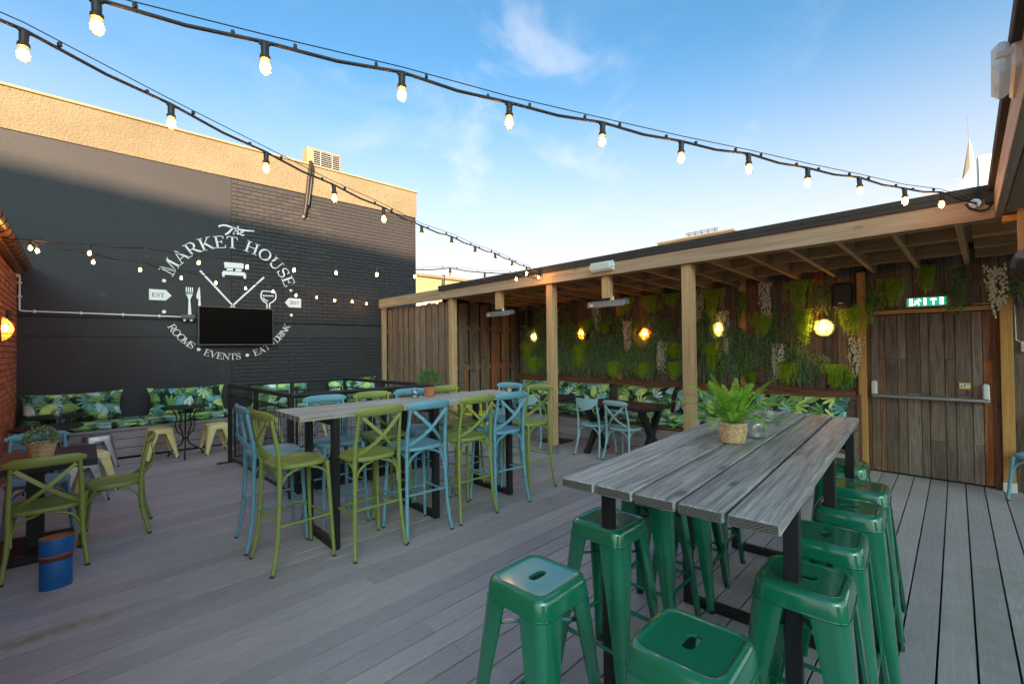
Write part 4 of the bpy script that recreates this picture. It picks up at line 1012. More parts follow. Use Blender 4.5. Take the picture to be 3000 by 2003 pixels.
# ---- long table with cross back bar chairs
make_bar_table('bar_table', 'long narrow taupe plank bar table between olive and blue chairs', (1.205,4.215,0), 0, 2.43, .63, 1.083, .042, 6, m_tbl1, (.28,1.23,2.18), .055, .03, .003)
CG = lambda: make_chair('bar_chair', True, 'x', m_cgreen)
def bar_chair(col, x, y, rz, lb):
    k = 'bc'+col; mk = (lambda: make_chair('bar_chair', True, 'x', m_cgreen if col == 'g' else m_cblue))
    inst(k, mk, (x,y,0), rz, lb, 'chair', 'cross back bar chairs round the long table')
E_, N_, W_, S_ = -R(90), 0, R(90), R(180)      # facing +x, +y, -x, -y
for col, x, y, rz, lb in (
  ('g',1.215,3.712,E_+R(3),'olive green bar chair at the open end of the long table, away from the shelter'), ('b',1.205,4.205,E_-R(4),'blue bar chair at the open end of the long table, next to the stair railing'),
  ('g',1.705,3.525,R(1),'olive green bar chair on the plank table side, first along the long table'), ('b',2.175,3.540,-R(2),'blue bar chair on the plank table side, second along the long table'),
  ('g',2.705,3.540,0,'olive green bar chair on the plank table side, third along the long table'), ('b',3.170,3.555,-R(3),'blue bar chair on the plank table side, fourth along the long table'),
  ('g',3.715,3.668,W_+R(2),'light olive bar chair at the shelter end of the long table, nearer the front posts'), ('b',3.700,4.150,W_+R(6),'blue bar chair at the shelter end of the long table, on the fence side'),
  ('b',1.735,4.205,S_+R(2),'blue bar chair on the railing side of the long table, first from the open end'), ('g',2.215,4.205,S_,'olive bar chair on the railing side of the long table, second from the open end'),
  ('b',2.665,4.205,S_-R(1),'blue bar chair on the railing side of the long table, behind the glass jar'), ('g',3.150,4.215,S_+R(4),'olive bar chair on the railing side of the long table, behind the terracotta pot')):
    bar_chair(col, x, y, rz, lb)

# ---- dining table by the brick wall
def make_dining():
    t = thing('dining_table', 'low dark navy plank table on a black pedestal by the brick wall', 'table', (-.255, 5.285, 0))
    for i in range(5): board(t, 'plank', (.74, .158, .05), (0, -.322+i*.161, .725), VX, VY, m_navy, .004)
    MB().box((.01,0,.36), (.10,.10,.68), .003).build('pedestal', m_blk, t)
    MB().box((0,0,.035), (.46,.60,.05), .01).build('base', m_blk, t)
make_dining()
def chair(col, back, x, y, rz, lb, grp='cross back chairs at the low tables'):
    mat = {'g': m_cgreen, 'b': m_cblue, 'p': m_cblue2, 'y': m_cyel}[col]
    inst('c'+col+back, lambda: make_chair('dining_chair', False, back, mat), (x,y,0), rz, lb, 'chair', grp)
chair('g','x',-.172,4.915,R(2),'olive green cross back chair tucked under the navy table, back turned outwards')
chair('g','x',.235,5.345,W_-R(6),'olive green cross back chair at the end of the navy table facing the brick wall')
chair('b','x',-.255,5.86,S_+R(3),'blue cross back chair behind the navy table, partly hidden by the wicker pot')
chair('p','panel',5.575,4.055,E_,'pale aqua chair with a solid curved back at the cross legged table')
chair('p','x',5.580,3.555,E_-R(4),'pale aqua cross back chair at the cross legged table')
chair('p','panel',5.43,5.07,E_+R(3),'pale aqua chair with a solid back at the square pedestal table')
chair('p','x',5.50,6.05,E_+R(8),'pale aqua cross back chair at the table by the board screen')
chair('y','x',5.08,6.30,E_+R(30),'yellow green cross back chair at the table by the board screen')
chair('b','x',6.90,-.37,R(70),'blue cross back chair against the wall right of the exit door')
def make_tables():
    t = thing('square_table', 'black square top table on one central column behind the left post', 'table', (5.87,5.10,0))
    MB().box((0,0,.735), (.70,.70,.045), .005).build('table_top', m_navy, t); MB().box((0,0,.36), (.075,.075,.71), .004).build('column', m_blk, t); MB().box((0,0,.012), (.42,.42,.024), .005).build('base_plate', m_blk, t)
    t = thing('square_table', 'black square top table holding a small wicker pot by the board screen', 'table', (5.95,6.32,0))
    MB().box((0,0,.735), (.70,.70,.045), .005).build('table_top', m_navy, t); MB().box((0,0,.36), (.075,.075,.71), .004).build('column', m_blk, t); MB().box((0,0,.012), (.42,.42,.024), .005).build('base_plate', m_blk, t)
    t = thing('cross_leg_table', 'black planked table with crossed timber legs in front of the cushions', 'table', (5.75,3.72,0))
    for i in range(4): board(t, 'plank', (1.20, .172, .045), (-.265+i*.177, 0, .737), VY, VX, m_navy, .004)
    for y in (.46,-.46):
        for s in (-1,1): MB().strap([(s*.25,y+s*.0,.0),(-s*.25,y+s*.002,.712)], .075, .075+s*.002, (0,1,0)).build('cross_leg', m_blk, t)
    # small metal framed chair with a ply seat near the fence
    t = thing('metal_chair', 'ply seat chair on thin chrome legs beyond the bar chairs', 'chair', (4.80,6.50,0), R(20), None)
    MB().box((0,0,.455), (.40,.40,.022), .009).build('seat', m_seatw, t)
    for x in (-.17,.17):
        for y in (-.17,.17): MB().tube([(x*1.12,y*1.12,0),(x,y,.44)], .011, 8).build('leg', m_steel, t, 50)
    MB().box((0,.20,.68), (.38,.02,.16), .008).build('backrest', m_seatw, t)
    for x in (-.15,.15): MB().tube([(x,.19,.44),(x,.21,.70)], .010, 8).build('back_post', m_steel, t, 50)
make_tables()
def make_bistro(loc, label):
    t = thing('round_table', label, 'table', loc, R(20), 'round black cafe tables by the wall bench')
    MB().lathe([(.27,.742),(.298,.744),(.302,.750),(.302,.758),(.298,.762),(.05,.763)], 40).build('table_top', m_blk, t, 40)
    for q in range(3):
        a = R(120*q); c, s = math.cos(a), math.sin(a)
        pr = [(.13,.742),(.075,.66),(.055,.58),(.085,.47),(.045,.36),(.030,.28),(.055,.20),(.14,.13),(.215,.085),(.245,.04),(.250,0)]
        MB().tube([(r*c, r*s, z) for r, z in pr], .0105, 8).build('leg', m_blk, t, 60)
        pr = [(.18,.742),(.135,.66),(.115,.58),(.14,.50),(.115,.40),(.05,.33)]
        a2 = a+R(60); MB().tube([(r*math.cos(a2), r*math.sin(a2), z) for r, z in pr], .008, 8).build('scroll', m_blk, t, 60)
    MB().lathe([(.03,.27),(.042,.275),(.042,.295),(.03,.30)], 16).build('collar', m_blk, t, 40)
for p, lb in (((1.17,8.38,0),'round black cafe table with scrolled legs between the two yellow stools'),((-.20,8.42,0),'round black cafe table nearest the bench in the brick wall corner'),((-.25,7.28,0),'round black cafe table partly hidden behind the blue chair and wicker pot')): make_bistro(p, lb)
def low(mat, key, x, y, a, lb): inst('ls'+key, lambda: make_stool('low_stool', .45, .30, .40, mat, (.0145,.034)), (x,y,0), R(a), lb, 'stool', 'low metal stools by the wall bench')
low(m_yel,'y',.885,8.57,4,'pale yellow low stool left of the scrolled cafe table'); low(m_yel,'y',1.575,8.43,6,'pale yellow low stool beside the stair railing corner')
low(m_galv,'g',.19,8.50,8,'bare galvanised low stool in front of the wall bench'); low(m_galv,'g',-.05,7.85,20,'galvanised low stool mostly hidden behind the blue chair'); low(m_galv,'g',.02,6.72,10,'galvanised low stool showing beneath the navy table'); low(m_yel,'y',.10,7.10,15,'pale yellow low stool with one leg showing past the navy table')
low(m_yel,'y',2.35,8.55,5,'pale yellow low stool seen through the left half of the railing mesh'); low(m_yel,'y',3.05,8.45,12,'pale yellow low stool seen through the right half of the railing mesh')

def make_railing():
    t = thing('stair_railing', 'black steel railing with wire mesh panels round the stair opening', 'railing', (0,0,0))
    A, B, C, D = Vector((1.57,7.50,0)), Vector((1.64,5.15,0)), Vector((3.25,7.50,0)), Vector((3.42,5.15,0)); H = 1.10
    sides = ((A,B,2),(A,C,2),(C,D,2),(B,D,2)); posts = [A,B,C,D]
    for a, b, n in sides:
        MB().tube([(a.x,a.y,H),(b.x,b.y,H)], .027, 12).build('top_rail', m_rust, t, 50)
        d = (b-a); L = d.length; u = d.normalized()
        for i in range(1, n): posts.append(a+d*(i/n))
        for i in range(n):
            p0 = a+d*(i/n)+u*.06; p1 = a+d*((i+1)/n)-u*.06; z0, z1 = .07, .965; fm = MB()
            fm.strap([p0+VZ*z1, p1+VZ*z1], .025, .022, (0,0,1)); fm.strap([p0+VZ*z0, p1+VZ*z0], .025, .022, (0,0,1)); fm.strap([p0+VZ*z0, p0+VZ*z1], .022, .022, (u.y,-u.x,0)); fm.strap([p1+VZ*z0, p1+VZ*z1], .022, .022, (u.y,-u.x,0))
            fr = fm.build('panel_frame', m_rust, t); wm = MB(); K = int((p1-p0).length/.027)
            for k in range(1, K): q = p0+(p1-p0)*(k/K); wm.strap([q+VZ*z0, q+VZ*z1], .0032, .0032, (u.y,-u.x,0))
            for k in range(1, 9): z = z0+(z1-z0)*k/9; wm.strap([p0+VZ*z, p1+VZ*z], .0032, .0032, (0,0,1))
            stuff(wm.build('wire_mesh', m_blk, fr))
    for p in posts:
        MB().box((p.x,p.y,H/2), (.05,.05,H-.02), .004).build('post', m_rust, t)
    MB().box((A.x-.03,A.y,.008), (.26,.07,.014), .003).build('foot_plate', m_rust, t)
    for i in range(3):
        d = D-B; c = (B+D)/2; board(t, 'kick_board', (d.length-.1, .12, .02), (c.x, c.y+.045, .09+i*.128), d, VZ, m_navy, .003)
make_railing()

# ------------------------------------------------------------------ heaters, lamps, fittings on the shelter
def make_heater(loc, rz, label, hang=.30):
    t = thing('patio_heater', label, 'heater', loc, rz, 'electric heaters under the shelter beam')      # origin: underside of the beam; heater bar lies along local x
    board(t, 'hanger', (hang+.02, .12, .095), (0,0,-hang/2+.01), VZ, VX, m_pine, .003)
    MB().box((.07,.02,-hang-.005), (.05,.04,.07), .008).build('bracket', m_steel, t)
    prof = [(-.075,-.055),(-.062,-.01),(-.030,.018),(.030,.018),(.062,-.01),(.075,-.055),(.06,-.055),(-.06,-.055)]
    M = Matrix.Translation((.0,.0,-hang-.045)) @ Matrix.Rotation(R(14),4,'X')
    lp = lambda x, s: [(x, a*s, b*s) for a, b in prof]
    MB().loft([lp(-.30,.86), lp(-.285,1), lp(.285,1), lp(.30,.86)], True, True, M).build('hood', m_heat, t, 30)
    MB().box((0,0,-.054), (.5,.09,.008), 0, M).build('grille', m_plas, t)
    MB().box((-.22,-.069,-.025), (.05,.004,.03), .001, M @ Matrix.Rotation(R(0),4,'X')).build('rating_label', m_white, t)
make_heater((5.17,5.72,2.54), R(-90), 'grey electric heater hung from the beam beside the left post')
make_heater((5.17,3.55,2.54), R(-90), 'grey electric heater hung below the white emergency light')
make_heater((4.90,-.20,2.54), R(0), 'dark electric heater under the roof corner above the door')
def make_emergency(loc, M, label):
    t = thing('emergency_light', label, 'light', loc, 0); t.matrix_world = Matrix.Translation(loc) @ M      # lies along local x, faces -y
    MB().box((0,.012,0), (.36,.045,.13), .01).build('base', m_white, t); MB().box((0,-.035,0), (.345,.06,.115), .022).build('diffuser', m_lampclear2, t); MB().box((0,-.002,0), (.30,.006,.06)).build('gear_tray', m_white, t)
    MB().tube([(-.12,-.02,.02),(.12,-.02,.02)], .009, 8).build('tube_lamp', m_white, t, 40)
    for x in (-.172,.172): MB().box((x,-.03,0), (.012,.05,.03), .004).build('clip', m_white, t)
m_lampclear2 = frosted('emergency_diffuser', (.88,.92,.90), .4, .45)
make_emergency((5.055,3.545,2.655), Matrix.Rotation(R(-90),4,'Z'), 'white rectangular emergency light on the front beam above a heater')
make_emergency((2.80,-.088,2.72), Matrix.Rotation(R(180),4,'Z') @ Matrix.Rotation(R(0),4,'X'), 'white emergency light with ribbed clear cover on the roof edge')
t = thing('speaker', 'black wall speaker high among the plants left of the door post', 'speaker', (7.12,1.30,2.21), 0)
MB().box((0,0,0), (.20,.20,.33), .03).build('cabinet', m_plas, t); MB().box((-.101,0,-.10), (.002,.05,.012)).build('badge', m_steel, t)
t = thing('speaker', 'black wall speaker in the dark corner above the farthest wall lamp', 'speaker', (7.10,7.0,2.25), 0)
MB().box((0,0,0), (.20,.20,.33), .03).build('cabinet', m_plas, t); MB().box((-.101,0,-.10), (.002,.05,.012)).build('badge', m_steel, t)

def make_bulkhead(loc, M, kind, glass, body, label):
    t = thing('bulkhead_lamp', label, 'wall lamp', loc, 0, 'caged bulkhead lamps'); t.matrix_world = Matrix.Translation(loc) @ M @ Matrix.Scale(1.18,4)     # faces local +z
    sx, sy = (1,1) if kind == 'round' else (.78,1.22)
    Sm = Matrix.Diagonal((sx,sy,1,1)); r = .088
    MB().lathe([(r*1.12,0),(r*1.14,.012),(r*1.12,.03),(r*.98,.036)], 28, Sm).build('base_ring', body, t, 40)
    MB().lathe([(r*.98,.036),(r*.97,.05),(r*.86,.075),(r*.62,.096),(r*.3,.107),(.002,.11)], 28, Sm, False).build('glass', glass, t, 60)
    MB().ball((0,.012,.055), .025, 12, 8, (1,1.25,1)).build('bulb', m_lampbulb, t, 60)
    cg = MB()
    for y in (-.034,.034):
        cg.tube([(sx*x, sy*y, z) for x, z in ((-.098,.03),(-.082,.068),(-.045,.104),(0,.117),(.045,.104),(.082,.068),(.098,.03))], .0042, 6)
        cg.tube([(sx*y, sy*x, z) for x, z in ((-.098,.03),(-.082,.068),(-.045,.104),(0,.118),(.045,.104),(.082,.068),(.098,.03))], .0042, 6)
    cg.tube([(sx*.099*math.cos(R(a)), sy*.099*math.sin(R(a)), .036) for a in range(0,361,15)], .005, 6, False); cg.build('cage', body, t, 60)
    return t
FX = Matrix(((0,0,-1,0),(1,0,0,0),(0,1,0,0),(0,0,0,1)))
FX = Matrix(((0,0,-1,0),(-1,0,0,0),(0,1,0,0),(0,0,0,1)))     # local z -> -x (faces into the terrace), local y -> up
for y, z, k, gl, bd, lb in ((6.80,1.815,'round',m_lamp_clear,m_lampgrn,'green rimmed caged wall lamp at the far left of the plants'),(5.52,1.85,'oval',m_lamp_amber,m_plas,'amber oval caged wall lamp glowing among the plants'),(4.14,1.80,'round',m_lamp_cop,m_copper,'copper coloured round caged wall lamp'),(2.87,1.84,'oval',m_lamp_clear,m_lampgrn,'clear oval caged wall lamp beside white blossom'),(1.515,1.81,'round',m_lamp_clear,m_lampgrn,'large round caged wall lamp with cream glass nearest the door')):
    make_bulkhead((WX-.03,y,z), FX, k, gl, bd, lb)
BXM = Matrix(((0,0,1,0),(1,0,0,0),(0,1,0,0),(0,0,0,1)))
make_bulkhead((BX+.01,7.46,1.85), BXM, 'oval', m_lamp_cop, m_copper, 'orange caged lamp on the red brick wall')

# ------------------------------------------------------------------ festoon strings
HA, HB, HD = Vector((5.045,.05,2.665)), Vector((5.045,4.64,2.65)), Vector((5.045,9.79,2.655))
HL1, HL2 = Vector((-.60,2.24,2.76)), Vector((-.60,7.05,2.78))
hold_me = None
def make_string(name, H0, ang, s_list, zs, HL, label, dead=()):
    global hold_me
    t = thing(name, label, 'string lights', tuple(H0), 0, 'festoon light strings'); u = Vector((math.cos(R(ang)), math.sin(R(ang)), 0))
    P = [Vector((0,0,0))]; end = HL-H0; bulbs = []
    S = sorted(zip(s_list, zs)); prev = 0
    for s, z in S:
        q = u*s; q.z = z+.105-H0.z; bulbs.append(q)
        m_ = (P[-1]+q)/2; m_.z -= .012; P += [m_, q]
    m_ = (P[-1]+end)/2; m_.z -= .01; P += [m_, end]
    MB().tube(P, .0068, 7).build('cable', m_cable, t, 60)
    W = [Vector((0,0,.012))]+[b+Vector((0,0,.022+.006*(i%2))) for i, b in enumerate(bulbs)]+[end+Vector((0,0,.02))]
    MB().tube(W, .0022, 5).build('support_wire', m_cable, t, 60)
    if hold_me is None:
        hold_me = (MB().lathe([(.017,-.010),(.0175,.012),(.016,.014)],12).lathe([(.0165,-.048),(.0175,-.012),(.017,-.008)],12).lathe([(.021,-.066),(.0225,-.063),(.0225,-.050),(.020,-.046)],12).box((0,0,.008),(.05,.016,.016),.004).mesh('lamp_holder',40),
                   MB().lathe([(.013,-.062),(.015,-.072),(.0225,-.090),(.0245,-.104),(.021,-.120),(.012,-.131),(.001,-.134)],14,None,False).mesh('bulb_glass',60),
                   MB().lathe([(.003,-.075),(.010,-.082),(.0160,-.094),(.0168,-.106),(.012,-.119),(.001,-.125)],12).mesh('filament',60),
                   MB().box((0,0,.008),(.012,.016,.02),.003).mesh('cable_tie'))
        for me, mt in zip(hold_me, (m_holder, m_bulbglass, m_fil, m_cable)): me.materials.append(mt)
    for i, b in enumerate(bulbs):
        rz = R(ang)+random.uniform(-.3,.3)
        h = put('lamp_holder', hold_me[0], None, t, loc=b+Vector((0,0,-.012)), rot=(random.uniform(-.06,.06), random.uniform(-.06,.06), rz))
        h.scale = (.80,.80,.80); put('bulb', hold_me[1], None, h)
        if i not in dead: put('filament', hold_me[2], None, h)
        for k in (-1, 1): put('cable_tie', hold_me[3], None, t, loc=b+u*(.10*k)+Vector((0,0,-.001)), rot=(0,0,rz))
    MB().tube([(.03,0,0),(-.005,0,0),(-.02,0,-.012),(-.012,0,-.026),(.004,0,-.022)], .004, 6).build('hook', m_steel, t, 60)
    return t
make_string('festoon_string', HA, 159, [5.36,4.88,4.39,3.92,3.43,2.94,2.45,1.95,1.45,.95,.49], [2.62,2.60,2.60,2.57,2.57,2.56,2.57,2.56,2.57,2.56,2.59], HL1, 'festoon string of lit bulbs running to the roof corner above the door')
make_string('festoon_string', HB, 203, [5.64,5.14,4.64,4.13,3.62,3.11,2.60,2.11,1.61,1.10,.60,.14], [2.67,2.64,2.61,2.59,2.58,2.56,2.58,2.58,2.60,2.60,2.60,2.61], HL1, 'festoon string of lit bulbs crossing the sky to the beam above the left post')
make_string('festoon_string', HB+Vector((0,.03,-.03)), 157.5, [5.86,5.37,4.86,4.36,3.87,3.36,2.87,2.37,1.87,1.38,.87,.38], [2.67,2.65,2.65,2.60,2.58,2.57,2.56,2.56,2.56,2.61,2.57,2.59], HL2, 'festoon string with a few dead bulbs between brick wall and left post', (1,2,9))
make_string('festoon_string', HD, 207.5, [6.05,5.55,5.04,4.53,4.02,3.51,2.98,2.47,1.96,1.47,.92,.44], [2.66,2.63,2.62,2.59,2.59,2.57,2.58,2.57,2.58,2.57,2.60,2.60], HL2+Vector((0,.05,-.02)), 'festoon string of lit bulbs between brick wall and the fence end of the beam')
t = thing('junction_box', 'small dark junction box with looped cable at the roof corner', 'box', (5.02,-.03,2.69))
MB().box((0,0,0), (.05,.075,.10), .01).build('case', m_plas, t); MB().tube([(0,0,-.05),(0,.02,-.085),(0,.07,-.09),(-.005,.12,-.06),(-.01,.14,-.02)], .008, 7).build('cable', m_cable, t, 60)
MB().tube([(.03,.09,-.02),(.02,.09,-.02)], .035, 16).build('hook_plate', m_steel, t, 40)

# ------------------------------------------------------------------ plants
def leaf(mb, p, d, n, L, W, bend=.2, quad=False):
    d = d.normalized(); n = (n-d*n.dot(d)); n = n.normalized() if n.length > 1e-4 else Vector((0,0,1)); b = d.cross(n)
    m_ = p+d*(L*.5)+n*(L*bend*.5); e = p+d*L
    mb.add([p, m_+b*(W/2), e, m_-b*(W/2)], [(0,1,2,3)])
def rv(r): return Vector((r.uniform(-1,1), r.uniform(-1,1), r.uniform(-1,1)))
def trail_mesh(seed, kind):
    """hanging clump in a unit frame: hangs down -z from origin, width along y, stands off towards -x; length 1, width 1"""
    r = random.Random(seed); mb = MB()
    if kind == 'dark':
        for s in range(46):
            y = max(-.46,min(.46,r.gauss(0,.30))); x = -r.uniform(.0,.10); L = r.uniform(.35,1.0)*(1-.3*abs(y)); ph = r.uniform(0,6); n = int(22*L)
            for i in range(n):
                f = i/n; p = Vector((x-.10*math.sin(min(1,f*2)*1.5)+.02*math.sin(ph+f*5), y*(.35+.65*min(1,f*4))+.05*math.sin(ph+f*6)*min(1,f*4), -f*L))
                d = Vector((r.uniform(-.6,.15), r.uniform(-.7,.7), -1)); leaf(mb, p, d, rv(r)+Vector((-1.2,0,0)), r.uniform(.09,.16), .027)
    elif kind == 'lime':
        for s in range(70):
            y = r.gauss(0,.26); x = -r.uniform(0,.12); L = r.uniform(.30,.95)*(1-.45*abs(y)); ph = r.uniform(0,6); n = int(20*L)+3
            for i in range(n):
                f = i/n; p = Vector((x-.16*math.sin(min(1,f*1.6)*1.6), y*(1-.15*f)+.05*math.sin(ph+f*4), -f*L+.02))
                for k in range(3): leaf(mb, p, Vector((r.uniform(-1,.3), r.uniform(-1,1), r.uniform(-1.0,.25))), rv(r), r.uniform(.045,.095), .017)
    else:
        for s in range(18):
            y = max(-.4,min(.4,r.gauss(0,.24))); x = -r.uniform(.02,.10); L = r.uniform(.5,1.0); ph = r.uniform(0,6); n = int(26*L)
            for i in range(n):
                f = i/n; p = Vector((x-.05*math.sin(f*3), y*(1-.5*f)+.07*math.sin(ph+f*5), -f*L))
                if r.random() < .6:
                    c = p+rv(r)*.05
                    for k in range(5):
                        a = 2*math.pi*k/5+ph; leaf(mb, c, Vector((-.35, math.cos(a), math.sin(a))), Vector((-1,0,0)), .036, .028, .3)
    return mb
TR = {}
for k in ('dark','lime','white'):
    TR[k] = []
    for i in range(4):
        me = trail_mesh(100+i*7, k).mesh({'dark':'trailing_foliage','lime':'fern_foliage','white':'blossom'}[k])
        me.materials.append({'dark': m_leaf_d if i % 2 else m_leaf_b, 'lime': m_leaf_l, 'white': m_flow}[k]); TR[k].append(me)
tw = MB()
rr_ = random.Random(4)
for i in range(10):
    y = rr_.gauss(0,.24); tw.tube([(-.02,y,0),(-.06,y*.9+.03,-.3),(-.05,y*.7,-.65),(-.04,y*.5+.03,-.95)], .006, 4)
for i in range(60): leaf(tw, Vector((-.04, rr_.gauss(0,.2), -rr_.random()*.9)), rv(rr_), rv(rr_), .06, .025)
TWIG = tw.mesh('stems'); TWIG.materials.append(m_leaf_d)
CNT = {'dark':0,'lime':0,'white':0}
NM = {'dark':('trailing_plant','dark green trailing plant hanging on the boarded wall','plant','dark trailing wall plants'),'lime':('hanging_fern','bright lime feathery fern clump hanging on the boarded wall','fern','lime ferns on the wall'),'white':('hanging_blossom','trailing spray of small white blossom hanging on the boarded wall','plant','white blossom sprays on the wall')}
LM = ((6.80,1.815,'the green rimmed lamp'),(5.52,1.85,'the amber oval lamp'),(4.14,1.80,'the copper round lamp'),(2.87,1.84,'the clear oval lamp'),(1.515,1.81,'the large round lamp'),(.5,2.07,'the exit sign'))
def clump(kind, y, z, L, W, x=WX-.015):
    n, lb, cat, gr = NM[kind]; i = CNT[kind]; CNT[kind] += 1
    ly, lz, ln = min(LM, key=lambda q: abs(q[0]-y)); pos = 'above' if z-L > lz-.02 else ('below' if z < lz+.04 and abs(y-ly) < .35 else 'beside')
    lv = 'high up ' if z-L > 1.95 else ('low down ' if z < 1.5 else ''); sd = '' if abs(y-ly) < .2 else (', screen side' if y > ly else ', door side')
    lb = {'dark':'dark green trailing plant ','lime':'lime feathery fern clump ','white':'spray of white blossom '}[kind]+lv+pos+' '+ln+sd
    if z > 2.30 and kind == 'white' and y < .3: lb = 'spray of white blossom drooping above the right door post'; gr = None
    o = put(n, TR[kind][i%4], None, loc=(x,y,z)); o.scale = (max(.5,min(L,.6))*.9, W*(1 if i%3 else -1), L)
    tag(o, lb, cat, gr)
    if kind == 'white': put('stems', TWIG, None, o)
    return o
for y, z, L, W in [(6.98,1.68,.4,.29),(6.79,1.37,.39,.32),(5.55,1.61,.5,.24),(4.95,2.03,.25,.16),(5.38,2.08,.3,.23),(3.98,2.44,.33,.34),(3.61,2.43,.26,.23),(2.96,2.43,.45,.24),(4.76,1.29,.32,.25),(4.18,1.27,.29,.21),(3.6,1.29,.32,.2),(2.97,1.6,.47,.19),(2.26,2.03,.38,.24),(3.6,1.61,.28,.21),(4.52,2.47,.37,.3),(1.79,2.43,.45,.24),(1.72,2.03,.52,.2),(1.19,2.05,.43,.27),(1.95,1.31,.32,.22),(1.39,1.29,.31,.22),(1.23,1.17,.12,.08),(.8,2.35,.37,.21),(.49,2.47,.36,.13),(2.39,1.16,.18,.11)]:
    clump('lime', y, z+.03, L*1.1, W*1.15, WX-.05)
for y, z, L, W in [(6.14,2.36,.42,.16),(5.11,2.35,.49,.22),(4.48,2.03,.58,.25),(3.83,1.65,.52,.22),(3.18,2.45,.52,.19),(2.78,2.08,.39,.2),(2.75,1.69,.26,.12),(2.19,2.47,.62,.2),(2.07,1.56,.48,.2),(1.19,1.63,.46,.17),(-.05,2.38,.52,.23)]:
    clump('white', y, z+.02, L*1.05, W*1.3, WX-.075)
rd = random.Random(31)
for zt, n, ll in ((2.14,24,.62),(1.86,30,.62),(1.58,30,.54),(1.38,26,.40)):
    for i in range(n):
        y = 7.1-(i+rd.uniform(.1,.9))*5.85/n
        if y < 4.1 and rd.random() < .22: continue
        if 1.35 < y < 1.7 and 1.4 < zt < 1.95: continue
        clump('dark', y, zt+rd.uniform(-.10,.10), ll*rd.uniform(.75,1.15), rd.uniform(.22,.34))
for y, z, L, W in ((6.6,2.42,.45,.3),(5.9,2.45,.40,.3),(3.4,2.42,.5,.2),(2.55,2.42,.5,.22),(1.55,2.40,.42,.25),(.28,2.26,.36,.2),(.22,2.45,.35,.18),(.98,2.28,.35,.25),(-.3,2.3,.35,.3)): clump('dark', y, z, L, W)

def pot_leaves(mb, r, n, R0, zc, Ls, Ws, sq=1.0):
    for i in range(n):
        th = r.uniform(0,2*math.pi); ph = math.acos(r.uniform(-.35,1)); q = r.uniform(.35,1)**.5*R0
        d = Vector((math.sin(ph)*math.cos(th), math.sin(ph)*math.sin(th), math.cos(ph)*sq)); p = Vector((0,0,zc))+d*q
        leaf(mb, p, d+rv(r)*.6, rv(r), r.uniform(*Ls), r.uniform(*Ws), .25)
def wicker(t, r0, r1, h):
    prof = []; K = 11
    mb = MB(); n = 40
    loops = []
    rows = 9
    for k in range(rows*3+1):
        f = k/(rows*3); row = k//3; ph = (k % 3)/3
        base = r0+(r1-r0)*math.sin(f*math.pi*.62)/math.sin(math.pi*.62)
        lp = []
        for j in range(n):
            a = 2*math.pi*j/n; wv = .0075*math.sin(math.pi*ph)*(1+.9*math.cos(a*13+math.pi*(row % 2)))
            lp.append(((base+wv)*math.cos(a), (base+wv)*math.sin(a), f*h))
        loops.append(lp)
    loops.append([(x*.90, y*.90, h-.002) for x, y, _ in loops[-1]]); loops.append([(x*.5, y*.5, h-.015) for x, y, _ in loops[-1]])
    mb.loft(loops); mb.build('wicker_pot', m_wick, t, 45); MB().lathe([(.001,h-.013),(r1*.88,h-.012)],20,None,False,False).build('soil', m_soil, t)
def make_fern(loc):
    t = thing('potted_fern', 'bright green fern in a wicker pot on the grey plank table', 'plant', loc); r = random.Random(12)
    wicker(t, .045, .062, .112)
    mb = MB()
    for i in range(40):
        th = 2*math.pi*i*.381966+r.uniform(-.2,.2); k = i/40; el = 1.45-1.05*k+r.uniform(-.12,.12); L = .17+.20*math.sin(k*2.4)+r.uniform(-.04,.04)
        h = Vector((math.cos(th), math.sin(th), 0)); p = Vector((0,0,.108))+h*.02; d = (h*math.cos(el)+VZ*math.sin(el)); pts = []; n = 30
        for q in range(n):
            f = q/n; pts.append(p.copy()); d = (d+Vector((0,0,-.030-.035*(1-math.sin(el))*f*1.4))).normalized(); p = p+d*(L/n)
        side = d.cross(VZ); side = side.normalized() if side.length > .01 else Vector((1,0,0))
        for q in range(3, n):
            f = q/n; tdir = (pts[q]-pts[q-1]).normalized(); wl = .031*math.sin(math.pi*min(1,(f*.86+.14)))**.8+.006; nn = side.cross(tdir)
            for s in (-1, 1): leaf(mb, pts[q], side*s+tdir*.30+VZ*.06, nn, wl, .0075, .12)
        mb.strap(pts[::5]+[pts[-1]], .003, .002, side.cross(h) if side.cross(h).length > .1 else VZ)
    mb.build('fronds', m_leaf_f, t)
make_fern((2.615,.985,1.052))
def make_pots():
    r = random.Random(5)
    t = thing('potted_plant', 'small bushy green plant in a terracotta pot on the long bar table', 'plant', (2.68,4.08,1.085))
    MB().lathe([(.038,0),(.046,.004),(.052,.05),(.056,.075),(.058,.076),(.060,.098),(.054,.098),(.052,.08),(.001,.078)], 28).build('terracotta_pot', m_terra, t, 40)
    mb = MB(); pot_leaves(mb, r, 620, .115, .165, (.018,.034), (.010,.018), 1.0); mb.build('foliage', m_leaf_p, t)
    t = thing('potted_plant', 'pale tipped leafy plant in a wicker pot on the navy table', 'plant', (-.215,5.30,.752)); wicker(t, .060, .076, .115)
    mb = MB(); pot_leaves(mb, r, 620, .105, .135, (.016,.030), (.010,.017), .95); mb.build('foliage', m_leaf_w, t)
    t = thing('potted_plant', 'small green plant in a pale pot on the table by the board screen', 'plant', (5.90,6.28,.76)); MB().lathe([(.04,0),(.055,.11),(.05,.11),(.001,.10)], 20).build('pot', m_wick, t, 40)
    mb = MB(); pot_leaves(mb, r, 200, .09, .14, (.02,.035), (.010,.016)); mb.build('foliage', m_leaf_p, t)
make_pots()
